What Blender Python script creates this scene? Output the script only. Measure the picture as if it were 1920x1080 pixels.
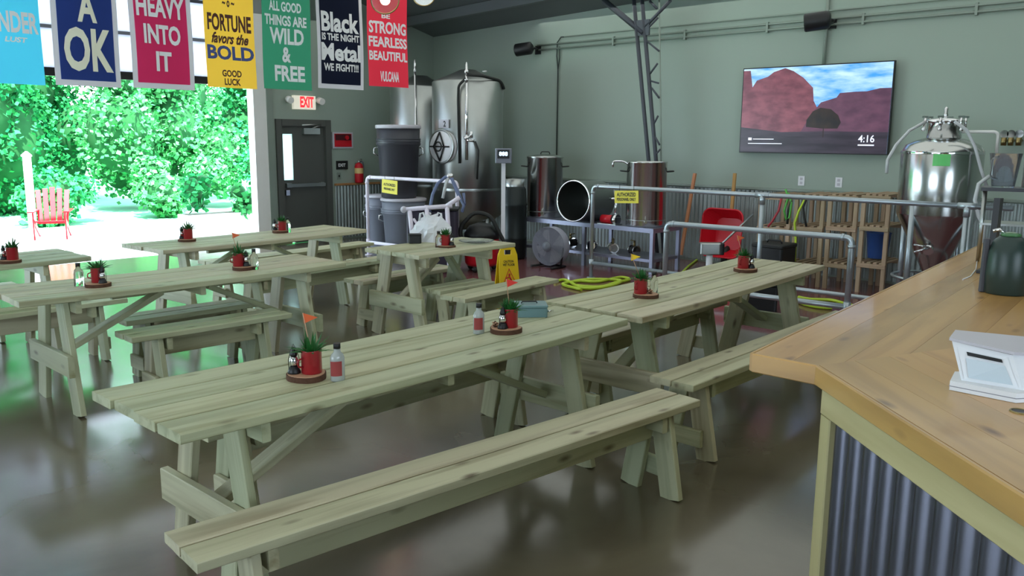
import bpy, bmesh, math, random
from mathutils import Vector, Matrix
import numpy as np

S = bpy.context.scene
for o in list(bpy.data.objects):
    bpy.data.objects.remove(o)
COL = S.collection
PI = math.pi
rnd = random.Random(7)

# ------------------------------------------------------------------ camera
FPX, PITCH, ROLL, YAW, H = 1588.4, .1749, .0075, .7561, 1.80
F_ = Vector((math.cos(YAW)*math.cos(PITCH), math.sin(YAW)*math.cos(PITCH), -math.sin(PITCH)))
R0 = Vector((math.sin(YAW), -math.cos(YAW), 0)); U0 = R0.cross(F_)
R_ = math.cos(ROLL)*R0 + math.sin(ROLL)*U0
U_ = -math.sin(ROLL)*R0 + math.cos(ROLL)*U0
CAM = Vector((0, 0, H))
cd = bpy.data.cameras.new('camera'); co = bpy.data.objects.new('camera', cd); COL.objects.link(co)
cd.sensor_fit = 'HORIZONTAL'; cd.sensor_width = 36; cd.lens = FPX/1920*36
cd.clip_end = 300; cd.clip_start = .05
m = Matrix.Identity(4)
for i in range(3):
    m[i][0] = R_[i]; m[i][1] = U_[i]; m[i][2] = -F_[i]; m[i][3] = CAM[i]
co.matrix_world = m
S.camera = co

# ------------------------------------------------------------------ world, sun, lamps, exposure
S.view_settings.view_transform = 'Standard'; S.view_settings.look = 'None'
S.view_settings.exposure = 0.5; S.view_settings.gamma = 1; S.view_settings.use_curve_mapping = False
W = bpy.data.worlds.new('sky'); S.world = W; W.use_nodes = True
bg = W.node_tree.nodes['Background']; bg.inputs[0].default_value = (.72, .86, 1, 1); bg.inputs[1].default_value = 6.0
S.cycles.max_bounces = 8
S.cycles.sample_clamp_indirect = 6
def lamp(name, kind, loc, energy, color=(1, 1, 1), size=1, sizey=None, rot=(0, 0, 0)):
    d = bpy.data.lights.new(name, kind); d.energy = energy; d.color = color
    if kind == 'AREA':
        d.size = size
        if sizey: d.shape = 'RECTANGLE'; d.size_y = sizey
    elif kind == 'SUN': d.angle = math.radians(size)
    else: d.shadow_soft_size = size
    o = bpy.data.objects.new(name, d); COL.objects.link(o); o.location = loc; o.rotation_euler = rot
    return o
lamp('sun', 'SUN', (0, 0, 20), 15.0, (1, .97, .9), .6, rot=(math.radians(38), 0, math.radians(-25)))
for i, (x, y, e) in enumerate([(1.2, 1.0, 50), (4.6, 1.5, 42), (-1.5, 4, 45), (3.2, 5.0, 42), (8.3, 3.6, 60), (8.8, 7.4, 60), (6.3, 10.4, 40)]):
    lamp('overhead_fill_light', 'AREA', (x, y, 3.72), e*.95, (.95, 1, .95), 6.0, 5.0)  # unseen broad area lights added overhead to brighten the room

XW, YW = 11.126, 12.6           # planes of the screen wall and the exit-door wall
def ray(x, y): return F_ + R_*((x-960)/FPX) + U_*((540-y)/FPX)
def onz(x, y, z=0.): d = ray(x, y); return CAM + d*((z-H)/d.z)
def onx(x, y, X=XW): d = ray(x, y); return CAM + d*(X/d.x)
def ony(x, y, Y=YW): d = ray(x, y); return CAM + d*(Y/d.y)
def facing(c): return math.atan2(c[1], c[0])-math.pi/2
def depth(P): return (Vector(P)-CAM).dot(F_)

# ------------------------------------------------------------------ materials
MATS = {}
def s2l(c): return tuple(((v/255)/12.92 if v/255 <= .04045 else ((v/255+.055)/1.055)**2.4) for v in c)
def mat(name, rgb=(128, 128, 128), rough=.5, metal=0., spec=.5, emit=0., trans=0., ior=1.45, alpha=1., bump=0., bscale=30., var=0., vscale=6., coat=0.):
    if name in MATS: return MATS[name]
    M = bpy.data.materials.new(name); M.use_nodes = True; MATS[name] = M
    nt = M.node_tree; b = nt.nodes['Principled BSDF']; c = s2l(rgb)
    b.inputs['Base Color'].default_value = (*c, 1); b.inputs['Roughness'].default_value = rough
    b.inputs['Metallic'].default_value = metal; b.inputs['IOR'].default_value = ior
    b.inputs['Specular IOR Level'].default_value = spec
    b.inputs['Transmission Weight'].default_value = trans; b.inputs['Alpha'].default_value = alpha
    b.inputs['Coat Weight'].default_value = coat; b.inputs['Coat Roughness'].default_value = .08
    if emit: b.inputs['Emission Color'].default_value = (*c, 1); b.inputs['Emission Strength'].default_value = emit
    tc = nt.nodes.new('ShaderNodeTexCoord'); n = nt.nodes.new('ShaderNodeTexNoise')
    nt.links.new(tc.outputs['Object'], n.inputs['Vector']); n.inputs['Scale'].default_value = vscale; n.inputs['Detail'].default_value = 4
    mx = nt.nodes.new('ShaderNodeMix'); mx.data_type = 'RGBA'
    v = max(var, .04)
    mx.inputs['A'].default_value = (*[q*(1-v) for q in c], 1); mx.inputs['B'].default_value = (*[min(1, q*(1+v)) for q in c], 1)
    nt.links.new(n.outputs['Fac'], mx.inputs['Factor']); nt.links.new(mx.outputs['Result'], b.inputs['Base Color'])
    if bump:
        n2 = nt.nodes.new('ShaderNodeTexNoise'); n2.inputs['Scale'].default_value = bscale
        nt.links.new(tc.outputs['Object'], n2.inputs['Vector'])
        bp = nt.nodes.new('ShaderNodeBump'); bp.inputs['Strength'].default_value = bump; bp.inputs['Distance'].default_value = .01
        nt.links.new(n2.outputs['Fac'], bp.inputs['Height']); nt.links.new(bp.outputs[0], b.inputs['Normal'])
    return M

def wood(name, base, dark, knot, rough=.6, coat=0., hue=.06, knots=True, grain=26, coords='Object', tint2=None):
    if name in MATS: return MATS[name]
    M = bpy.data.materials.new(name); M.use_nodes = True; MATS[name] = M
    nt = M.node_tree; L = nt.links; N = nt.nodes.new; b = nt.nodes['Principled BSDF']
    tc = N('ShaderNodeTexCoord'); oi = N('ShaderNodeObjectInfo')
    off = N('ShaderNodeVectorMath'); off.operation = 'SCALE'
    cmb = N('ShaderNodeCombineXYZ')
    for k in range(3): L.new(oi.outputs['Random'], cmb.inputs[k])
    L.new(cmb.outputs[0], off.inputs[0]); off.inputs['Scale'].default_value = 37
    add = N('ShaderNodeVectorMath'); L.new(tc.outputs['Object'], add.inputs[0]); L.new(off.outputs[0], add.inputs[1])
    mp = N('ShaderNodeMapping'); L.new(add.outputs[0], mp.inputs['Vector']); mp.inputs['Scale'].default_value = (.9, grain*.55, grain*.55)
    n1 = N('ShaderNodeTexNoise'); L.new(mp.outputs[0], n1.inputs['Vector']); n1.inputs['Scale'].default_value = 1; n1.inputs['Detail'].default_value = 5; n1.inputs['Distortion'].default_value = .6
    mp2 = N('ShaderNodeMapping'); L.new(add.outputs[0], mp2.inputs['Vector']); mp2.inputs['Scale'].default_value = (.35, 1.6, 1.6)
    n2 = N('ShaderNodeTexNoise'); L.new(mp2.outputs[0], n2.inputs['Vector']); n2.inputs['Scale'].default_value = 2.; n2.inputs['Detail'].default_value = 2
    cr = N('ShaderNodeValToRGB'); L.new(n1.outputs['Fac'], cr.inputs[0])
    cr.color_ramp.elements[0].position = .34; cr.color_ramp.elements[0].color = (*s2l(dark), 1)
    cr.color_ramp.elements[1].position = .56; cr.color_ramp.elements[1].color = (*s2l(base), 1)
    mx = N('ShaderNodeMix'); mx.data_type = 'RGBA'; L.new(n2.outputs['Fac'], mx.inputs['Factor'])
    L.new(cr.outputs[0], mx.inputs['A']); mx.inputs['B'].default_value = (*s2l(tint2 or base), 1)
    last = mx.outputs['Result']
    if knots:
        mp3 = N('ShaderNodeMapping'); L.new(add.outputs[0], mp3.inputs['Vector']); mp3.inputs['Scale'].default_value = (1.5, 4.2, 4.2)
        vo = N('ShaderNodeTexVoronoi'); L.new(mp3.outputs[0], vo.inputs['Vector']); vo.inputs['Scale'].default_value = 2.2
        r2 = N('ShaderNodeValToRGB'); L.new(vo.outputs['Distance'], r2.inputs[0])
        r2.color_ramp.elements[0].position = .04; r2.color_ramp.elements[0].color = (1, 1, 1, 1)
        r2.color_ramp.elements[1].position = .19; r2.color_ramp.elements[1].color = (0, 0, 0, 1)
        m2 = N('ShaderNodeMix'); m2.data_type = 'RGBA'; ml = N('ShaderNodeMath'); ml.operation = 'MULTIPLY'; ml.inputs[1].default_value = .75
        L.new(r2.outputs[0], ml.inputs[0]); L.new(ml.outputs[0], m2.inputs['Factor']); L.new(last, m2.inputs['A']); m2.inputs['B'].default_value = (*s2l(knot), 1)
        last = m2.outputs['Result']
    hs = N('ShaderNodeHueSaturation'); L.new(last, hs.inputs['Color'])
    mr = N('ShaderNodeMapRange'); L.new(oi.outputs['Random'], mr.inputs['Value']); mr.inputs['To Min'].default_value = .5-hue*.35; mr.inputs['To Max'].default_value = .5+hue*.35
    L.new(mr.outputs[0], hs.inputs['Hue'])
    mr2 = N('ShaderNodeMapRange'); L.new(oi.outputs['Random'], mr2.inputs['Value']); mr2.inputs['From Min'].default_value = 0; mr2.inputs['To Min'].default_value = 1.08; mr2.inputs['To Max'].default_value = .88
    L.new(mr2.outputs[0], hs.inputs['Value'])
    L.new(hs.outputs[0], b.inputs['Base Color'])
    b.inputs['Roughness'].default_value = rough; b.inputs['Coat Weight'].default_value = coat; b.inputs['Coat Roughness'].default_value = .1
    bp = N('ShaderNodeBump'); bp.inputs['Strength'].default_value = .12; bp.inputs['Distance'].default_value = .004
    L.new(n1.outputs['Fac'], bp.inputs['Height'])
    if coat < .5: L.new(bp.outputs[0], b.inputs['Normal'])
    return M

M_wood = wood('treated_pine', (196, 190, 154), (136, 120, 82), (74, 56, 36), tint2=(178, 186, 154), rough=.5, hue=.1)
M_bar = wood('varnished_pine', (204, 154, 88), (160, 112, 58), (84, 48, 24), rough=.4, coat=.45, tint2=(186, 148, 84), hue=.012, grain=14)
M_trimw = wood('pale_trim_wood', (188, 178, 132), (160, 148, 102), (150, 128, 84), knots=False, hue=.02, rough=.45)
M_rackw = wood('rack_wood', (172, 150, 122), (132, 110, 84), (80, 60, 40), knots=False, hue=.03)
M_handle = wood('handle_wood', (190, 140, 88), (150, 100, 56), (80, 50, 30), knots=False)
M_bark = mat('bark', (84, 56, 40), .9, bump=.6, bscale=60, var=.3, vscale=30)
M_slice = mat('slab_face', (186, 146, 116), .6, var=.15, vscale=20)
M_steel = mat('stainless_steel', (196, 198, 196), .2, 1., var=.05)
M_steelb = mat('brushed_steel', (176, 180, 178), .33, 1., var=.08)
M_chrome = mat('bright_chrome', (225, 226, 228), .08, 1.)
M_pipe = mat('pale_pipe_metal', (176, 186, 192), .34, .75, var=.05)
M_pipew = mat('white_pipe', (228, 222, 236), .4)
M_galv = mat('galvanised_sheet', (156, 164, 162), .42, .7, var=.12, vscale=9)
M_black = mat('black_plastic', (26, 27, 29), .42)
M_rubber = mat('dark_rubber', (34, 36, 36), .6)
M_grey = mat('dark_grey_plastic', (62, 63, 70), .38)
M_lgrey = mat('grey_plastic', (120, 124, 136), .4)
M_rim = mat('pale_rim_plastic', (190, 188, 196), .4)
M_white = mat('white_plastic', (226, 228, 232), .35)
M_whitep = mat('white_paint', (232, 232, 228), .5)
M_red = mat('red_enamel', (152, 26, 36), .3, coat=.4)
M_redb = mat('bright_red_plastic', (200, 24, 40), .35)
M_yel = mat('yellow_plastic', (232, 196, 20), .4)
M_ysign = mat('yellow_sign_board', (224, 210, 60), .5)
M_print = mat('black_print', (30, 28, 24), .6)
M_wprint = mat('white_print', (236, 238, 240), .6)
M_rprint = mat('red_print', (206, 50, 40), .5)
M_leaf = mat('plant_leaf', (34, 96, 40), .5, var=.35, vscale=20)
M_glass = mat('clear_glass', (235, 240, 240), .03, trans=1., ior=1.3)
M_pane = mat('clear_plastic', (225, 232, 238), .08, trans=.95, ior=1.1)
M_wall = mat('sage_wall_paint', (152, 166, 154), .55, var=.04, vscale=1.2)
M_door = mat('dark_door_paint', (82, 84, 80), .45)
M_mast = mat('grey_mast_paint', (70, 74, 82), .45)
M_teal = mat('teal_metal', (110, 142, 146), .35, .2)
M_orange = mat('orange_paper', (206, 92, 44), .6)
M_hose = mat('clear_hose', (196, 200, 202), .2, spec=.8)
M_bhose = mat('blue_grey_hose', (104, 116, 150), .35)
M_yhose = mat('yellow_green_hose', (186, 214, 60), .4)
M_ghose = mat('green_hose', (90, 176, 76), .4)
M_rhose = mat('red_hose', (176, 60, 70), .4)
M_conduit = mat('painted_conduit', (136, 148, 138), .4, .2)
M_cable = mat('dark_cable', (52, 60, 58), .5)
M_brass = mat('brass', (150, 134, 92), .35, 1.)
M_glow = mat('lit_globe', (255, 232, 190), .3, emit=6)
M_green = mat('green_label', (110, 214, 120), .4)
M_ceram = mat('green_glaze', (60, 110, 66), .2, coat=.5)

def concrete():
    M = bpy.data.materials.new('polished_concrete'); M.use_nodes = True; nt = M.node_tree; L = nt.links; N = nt.nodes.new; b = nt.nodes['Principled BSDF']
    tc = N('ShaderNodeTexCoord'); n = N('ShaderNodeTexNoise'); L.new(tc.outputs['Object'], n.inputs['Vector']); n.inputs['Scale'].default_value = .8; n.inputs['Detail'].default_value = 6; n.inputs['Distortion'].default_value = 1.
    cr = N('ShaderNodeValToRGB'); L.new(n.outputs['Fac'], cr.inputs[0])
    cr.color_ramp.elements[0].position = .3; cr.color_ramp.elements[0].color = (*s2l((80, 73, 58)), 1)
    cr.color_ramp.elements[1].position = .7; cr.color_ramp.elements[1].color = (*s2l((112, 104, 86)), 1)
    L.new(cr.outputs[0], b.inputs['Base Color'])
    n2 = N('ShaderNodeTexNoise'); L.new(tc.outputs['Object'], n2.inputs['Vector']); n2.inputs['Scale'].default_value = 3.; n2.inputs['Detail'].default_value = 5
    mr = N('ShaderNodeMapRange'); L.new(n2.outputs['Fac'], mr.inputs['Value']); mr.inputs['To Min'].default_value = .12; mr.inputs['To Max'].default_value = .3
    L.new(mr.outputs[0], b.inputs['Roughness'])
    n3 = N('ShaderNodeTexNoise'); L.new(tc.outputs['Object'], n3.inputs['Vector']); n3.inputs['Scale'].default_value = 2.5; n3.inputs['Detail'].default_value = 1
    bp = N('ShaderNodeBump'); bp.inputs['Strength'].default_value = .1; bp.inputs['Distance'].default_value = .02; L.new(n3.outputs['Fac'], bp.inputs['Height']); L.new(bp.outputs[0], b.inputs['Normal'])
    b.inputs['Coat Weight'].default_value = .5; b.inputs['Coat Roughness'].default_value = .14
    return M
M_conc = concrete()
M_redfl = mat('red_epoxy_floor', (112, 70, 72), .25, var=.18, vscale=2, bump=.1, bscale=8, coat=.5)
M_ceil = mat('grey_ceiling_metal', (92, 98, 98), .6, var=.1, vscale=1)
M_out = mat('pale_concrete_yard', (236, 230, 228), .8, var=.06, vscale=1)
M_lawn = mat('light_grass', (120, 196, 160), .9, var=.2, vscale=3)
def leafmat(name, c1, c2):
    M = mat(name, c1, .8, spec=.05); nt = M.node_tree; L = nt.links; N = nt.nodes.new; b = nt.nodes['Principled BSDF']
    g = N('ShaderNodeNewGeometry'); mx = N('ShaderNodeMix'); mx.data_type = 'RGBA'
    L.new(g.outputs['Random Per Island'], mx.inputs['Factor']); mx.inputs['A'].default_value = (*s2l(c1), 1); mx.inputs['B'].default_value = (*s2l(c2), 1)
    L.new(mx.outputs['Result'], b.inputs['Base Color'])
    return M
M_tree = [leafmat('tree_leaves_a', (30, 132, 78), (70, 176, 100)), leafmat('tree_leaves_b', (22, 104, 58), (54, 156, 88)), leafmat('tree_leaves_c', (58, 156, 88), (100, 186, 112))]
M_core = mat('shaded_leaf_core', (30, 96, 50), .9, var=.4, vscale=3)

# ------------------------------------------------------------------ mesh helpers
class MB:
    def __init__(s): s.v = []; s.f = []; s.sm = []
    def add(s, vs, fs, smooth=False, M=None):
        o = len(s.v)
        s.v += [tuple(M @ Vector(p)) if M else tuple(p) for p in vs]
        s.f += [tuple(i+o for i in f) for f in fs]; s.sm += [smooth]*len(fs); return s
    def box(s, c, d, M=None, rz=0, ch=0.):
        x, y, z = d[0]/2, d[1]/2, d[2]/2
        Mt = Matrix.Translation(c) @ Matrix.Rotation(rz, 4, 'Z')
        if M: Mt = M @ Mt
        vs = [(sx*x, sy*y, sz*z) for sx in (-1, 1) for sy in (-1, 1) for sz in (-1, 1)]
        return s.add(vs, [(0, 1, 3, 2), (4, 6, 7, 5), (0, 4, 5, 1), (2, 3, 7, 6), (0, 2, 6, 4), (1, 5, 7, 3)], M=Mt)
    def bbox(s, a, b): return s.box([(a[i]+b[i])/2 for i in range(3)], [abs(b[i]-a[i]) for i in range(3)])
    def rbox(s, c, d, r=.01, n=3, M=None):   # box with rounded vertical corners and eased top/bottom
        x, y, z = d[0]/2, d[1]/2, d[2]/2; r = min(r, x*.99, y*.99); ring = []
        for cx, cy, a0 in ((x-r, y-r, 0), (-x+r, y-r, PI/2), (-x+r, -y+r, PI), (x-r, -y+r, 1.5*PI)):
            for k in range(n+1): a = a0+k*PI/2/n; ring.append((cx+r*math.cos(a), cy+r*math.sin(a), math.cos(a), math.sin(a)))
        e = min(r*.4, z*.5); lv = [(-z, -e), (-z+e, 0), (z-e, 0), (z, -e)]
        vs = [(c[0]+px+nx*o, c[1]+py+ny*o, c[2]+zz) for zz, o in lv for px, py, nx, ny in ring]; q = len(ring)
        fs = [(l*q+k, l*q+(k+1) % q, (l+1)*q+(k+1) % q, (l+1)*q+k) for l in range(3) for k in range(q)]
        fs += [tuple(range(q))[::-1], tuple(range(3*q, 4*q))]
        return s.add(vs, fs, M=M)
    def lathe(s, prof, c=(0, 0, 0), n=24, M=None, cap=True, smooth=True):
        vs = []; q = len(prof)
        for r, z in prof:
            for k in range(n): a = 2*PI*k/n; vs.append((c[0]+r*math.cos(a), c[1]+r*math.sin(a), c[2]+z))
        fs = [(l*n+k, l*n+(k+1) % n, (l+1)*n+(k+1) % n, (l+1)*n+k) for l in range(q-1) for k in range(n)]
        s.add(vs, fs, smooth, M)
        if cap:
            o = len(s.v)-len(vs)
            s.f += [tuple(o+k for k in range(n))[::-1], tuple(o+(q-1)*n+k for k in range(n))]; s.sm += [False, False]
        return s
    def cyl(s, a, b, r, r2=None, n=14, cap=True):
        a = Vector(a); b = Vector(b); d = b-a; q = d.to_track_quat('Z', 'Y').to_matrix().to_4x4()
        return s.lathe([(r, 0), (r if r2 is None else r2, d.length)], n=n, M=Matrix.Translation(a) @ q, cap=cap)
    def tube(s, pts, r, n=8, closed=False):
        P = [Vector(p) for p in pts]; vs = []; up = None; m_ = len(P)
        for i, p in enumerate(P):
            t = (P[(i+1) % m_]-P[i-1]) if closed else (P[min(i+1, m_-1)]-P[max(i-1, 0)])
            t.normalize()
            if up is None: up = t.orthogonal().normalized()
            up = (up-t*up.dot(t)); up = up.normalized() if up.length > 1e-6 else t.orthogonal().normalized()
            w = t.cross(up)
            for k in range(n): a = 2*PI*k/n; vs.append(p+up*(r*math.cos(a))+w*(r*math.sin(a)))
        e = m_ if closed else m_-1
        fs = [(l*n+k, l*n+(k+1) % n, ((l+1) % m_)*n+(k+1) % n, ((l+1) % m_)*n+k) for l in range(e) for k in range(n)]
        s.add(vs, fs, True)
        if not closed:
            o = len(s.v)-len(vs); s.f += [tuple(o+k for k in range(n))[::-1], tuple(o+(m_-1)*n+k for k in range(n))]; s.sm += [False, False]
        return s
    def torus(s, c, R, r, n=32, k=8, M=None):
        pts = [Vector((c[0]+R*math.cos(2*PI*i/n), c[1]+R*math.sin(2*PI*i/n), c[2])) for i in range(n)]
        if M: pts = [M @ p for p in pts]
        return s.tube(pts, r, k, True)
    def sphere(s, c, r, n=16, k=10, sc=(1, 1, 1), M=None):
        pr = [(max(1e-4, r*math.sin(PI*i/k)), -r*math.cos(PI*i/k)) for i in range(k+1)]
        Mt = Matrix.Translation(c) @ Matrix.Diagonal((*sc, 1))
        return s.lathe(pr, n=n, M=(M @ Mt) if M else Mt, cap=False)
    def prism(s, poly, z0, z1, M=None):
        n = len(poly); vs = [(x, y, z0) for x, y in poly]+[(x, y, z1) for x, y in poly]
        return s.add(vs, [tuple(range(n))[::-1], tuple(range(n, 2*n))]+[(k, (k+1) % n, n+(k+1) % n, n+k) for k in range(n)], M=M)
    def mesh(s, name):
        me = bpy.data.meshes.new(name); me.from_pydata(s.v, [], s.f); me.polygons.foreach_set('use_smooth', s.sm)
        bm = bmesh.new(); bm.from_mesh(me); bmesh.ops.recalc_face_normals(bm, faces=bm.faces); bm.to_mesh(me); bm.free()
        return me
def obj(name, mb, m_, parent=None, loc=None, M=None):
    me = mb.mesh(name) if isinstance(mb, MB) else mb
    if not me.materials: me.materials.append(m_)
    o = bpy.data.objects.new(name, me); COL.objects.link(o)
    if parent: o.parent = parent
    if M is not None: o.matrix_local = M
    elif loc is not None: o.location = loc
    return o
def tag(o, label, cat=None, group=None):
    if label: o['label'] = label
    if cat: o['category'] = cat
    if group: o['group'] = group
    return o
def thing(name, label, cat, loc=(0, 0, 0), rz=0, group=None):
    o = bpy.data.objects.new(name, None); COL.objects.link(o); o.empty_display_size = .1
    o.location = loc; o.rotation_euler = (0, 0, rz); return tag(o, label, cat, group)
def struct(name, mb, m_, parent=None):
    o = obj(name, mb, m_, parent)
    if not parent: o['kind'] = 'structure'
    return o
def stuff(o): o['kind'] = 'stuff'; return o
def dup(src, loc=None, rz=None, label=None, parent=None):
    c = src.copy(); COL.objects.link(c)
    if parent: c.parent = parent
    if loc is not None: c.location = loc
    if rz is not None: c.rotation_euler = (0, 0, rz)
    if label: c['label'] = label
    for ch in list(src.children): dup(ch, parent=c)
    return c
BC = {}
def board_mesh(L, w, t, sag=0., c=.004):
    k = (round(L, 4), round(w, 4), round(t, 4), round(sag, 4))
    if k in BC: return BC[k]
    n = 8 if sag else 1; x, y = w/2, t/2
    ring = [(-x, -y+c), (-x+c, -y), (x-c, -y), (x, -y+c), (x, y-c), (x-c, y), (-x+c, y), (-x, y-c)]
    mb = MB(); vs = []
    for i in range(n+1):
        u = i/n; s_ = -sag*(1-(2*u-1)**2)
        vs += [(u*L-L/2, a, b+s_) for a, b in ring]
    fs = [(l*8+k_, l*8+(k_+1) % 8, (l+1)*8+(k_+1) % 8, (l+1)*8+k_) for l in range(n) for k_ in range(8)]
    fs += [tuple(range(8))[::-1], tuple(range(n*8, n*8+8))]
    mb.add(vs, fs); BC[k] = mb.mesh('board'); return BC[k]
def board(name, parent, p0, p1, w, t, wdir=(0, 1, 0), m_=None, sag=0.):
    p0 = Vector(p0); p1 = Vector(p1); X = (p1-p0); L = X.length; X.normalize()
    Y = Vector(wdir); Y = (Y-X*Y.dot(X)).normalized(); Z = X.cross(Y)
    M = Matrix.Identity(4)
    for i in range(3): M[i][0] = X[i]; M[i][1] = Y[i]; M[i][2] = Z[i]; M[i][3] = (p0[i]+p1[i])/2
    me = board_mesh(L, w, t, sag)
    key = ('m', me.name, (m_ or M_wood).name)
    if me.materials and me.materials[0] != (m_ or M_wood):
        if key not in BC:
            me2 = me.copy(); me2.materials.clear(); me2.materials.append(m_ or M_wood); BC[key] = me2
        me = BC[key]
    return obj(name, me, m_ or M_wood, parent, M=M)

# text as thin flat meshes, normalised to a box w x h centred on the origin in the XY plane
def text_mb(body, w, h, off=.03, shear=0., ex=.0008):
    cu = bpy.data.curves.new('t', 'FONT'); cu.body = body; cu.size = 1; cu.offset = off; cu.resolution_u = 3; cu.shear = shear
    cu.align_x = 'CENTER'; cu.space_line = .95
    o = bpy.data.objects.new('t', cu); me = bpy.data.meshes.new_from_object(o)
    vs = [v.co.copy() for v in me.vertices]; fs = [tuple(p.vertices) for p in me.polygons]
    bpy.data.objects.remove(o); bpy.data.meshes.remove(me); bpy.data.curves.remove(cu)
    x0, x1 = min(v.x for v in vs), max(v.x for v in vs); y0, y1 = min(v.y for v in vs), max(v.y for v in vs)
    vs = [((v.x-(x0+x1)/2)/(x1-x0)*w, (v.y-(y0+y1)/2)/(y1-y0)*h, 0) for v in vs]
    return vs, fs
def text(name, body, w, h, m_, parent, M, off=.03, shear=0., warp=None):
    vs, fs = text_mb(body, w, h, off, shear)
    if warp: vs = [warp(v) for v in vs]
    mb = MB(); mb.add(vs, fs)
    return obj(name, mb, m_, parent, M=M)
def face_m(loc, facing):   # matrix whose local XY plane stands upright; 'facing' is the outward normal (horizontal vector)
    Z = Vector(facing).normalized(); Y = Vector((0, 0, 1)); X = Y.cross(Z).normalized(); Y = Z.cross(X)
    M = Matrix.Identity(4)
    for i in range(3): M[i][0] = X[i]; M[i][1] = Y[i]; M[i][2] = Z[i]; M[i][3] = loc[i]
    return M
FY, FX = (0, -1, 0), (-1, 0, 0)

# ================================================================== THE ROOM
X0, Y0 = -6.0, -5.0
def ceilz(x, y): return 3.69+.25*(XW-x)+.035*(YW-y)
RX, RY = 7.35, 9.0
struct('floor', MB().bbox((X0, Y0, -.1), (RX, YW+.15, 0)), M_conc)
struct('floor', MB().bbox((RX, RY, -.1), (XW, YW+.15, 0)), M_conc)
struct('floor', MB().bbox((RX, Y0, -.1), (XW, RY, 0)), M_redfl)
mb = MB(); t = .12
vs = [(x, y, ceilz(x, y)+dz) for dz in (0, t) for x, y in ((X0-.2, Y0-.2), (XW+.2, Y0-.2), (XW+.2, YW+.2), (X0-.2, YW+.2))]
mb.add(vs, [(0, 1, 2, 3), (4, 5, 6, 7), (0, 1, 5, 4), (1, 2, 6, 5), (2, 3, 7, 6), (3, 0, 4, 7)])
ceiling = struct('ceiling', mb, M_ceil)
for k in range(9):
    x = XW-.9-k*1.9; mb = MB(); a = .05
    mb.add([(x+sx*a, y, ceilz(x, y)+dz) for y in (Y0, YW) for sx in (-1, 1) for dz in (-.16, 0)], [(0, 1, 3, 2), (4, 5, 7, 6), (0, 1, 5, 4), (2, 3, 7, 6), (0, 2, 6, 4), (1, 3, 7, 5)])
    obj('ceiling_purlin', mb, M_ceil, ceiling)
def wallpoly(name, a, b, z0, th, m_=M_wall, z1=None, parent=None):
    # vertical wall strip from a to b (xy), its top follows the ceiling
    d = Vector((b[0]-a[0], b[1]-a[1], 0)).normalized(); n = Vector((-d.y, d.x, 0))*th
    mb = MB(); vs = []
    for ox, oy in ((0, 0), (n.x, n.y)):
        for p in (a, b):
            vs += [(p[0]+ox, p[1]+oy, z0), (p[0]+ox, p[1]+oy, ceilz(*p)+.02 if z1 is None else z1)]
    mb.add(vs, [(0, 2, 3, 1), (4, 5, 7, 6), (0, 1, 5, 4), (2, 6, 7, 3), (0, 4, 6, 2), (1, 3, 7, 5)])
    return struct(name, mb, m_, parent)
# screen wall (right/back), exit-door wall with the overhead-door opening and the exit door hole
wallpoly('wall_right', (XW, YW+.15), (XW, Y0), 0, .15)
DL = ony(528, 300).x; DR = ony(611, 300).x; DT = ony(600, 236).z
OX0, OX1 = -4.0, ony(508, 300).x
OH = ony(200, 143).z
wallpoly('wall_back', (OX1, YW), (DL, YW), 0, .15)
wallpoly('wall_back', (DR, YW), (XW, YW), 0, .15)
wallpoly('wall_back', (DL, YW), (DR, YW), DT, .15)
wallpoly('wall_back', (X0, YW), (OX0, YW), 0, .15)
wallpoly('wall_back', (OX0, YW), (OX1, YW), 4.3, .15)
# walls behind the camera with window openings
wallpoly('wall_left', (X0, 6), (X0, YW), 0, -.15)
wallpoly('wall_left', (X0, Y0), (X0, 0), 0, -.15)
wallpoly('wall_left', (X0, 0), (X0, 6), 0, -.15, z1=.9)
wallpoly('wall_left', (X0, 0), (X0, 6), 3.0, -.15)
wallpoly('wall_front', (X0, Y0), (-2, Y0), 0, -.15)
wallpoly('wall_front', (3, Y0), (XW, Y0), 0, -.15)
wallpoly('wall_front', (-2, Y0), (3, Y0), 0, -.15, z1=1.0)
wallpoly('wall_front', (-2, Y0), (3, Y0), 3.0, -.15)
def winframe(name, a, b, z0, z1, n):
    w = thing(name, None, None, (0, 0, 0)); w['kind'] = 'structure'
    a = Vector((*a, 0)); b = Vector((*b, 0))
    for k in range(n+1):
        p = a.lerp(b, k/n); obj('window_mullion', MB().box((p.x, p.y, (z0+z1)/2), (.07, .07, z1-z0)), M_black, w)
    for z in (z0+.03, z1-.03):
        c = (a+b)/2; obj('window_rail', MB().box((c.x, c.y, z), (max(.06, abs(b.x-a.x)), max(.06, abs(b.y-a.y)), .06)), M_black, w)
winframe('window_1', (X0, 0), (X0, 6), .9, 3.0, 4)
winframe('window_2', (-2, Y0), (3, Y0), 1.0, 3.0, 3)

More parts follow.
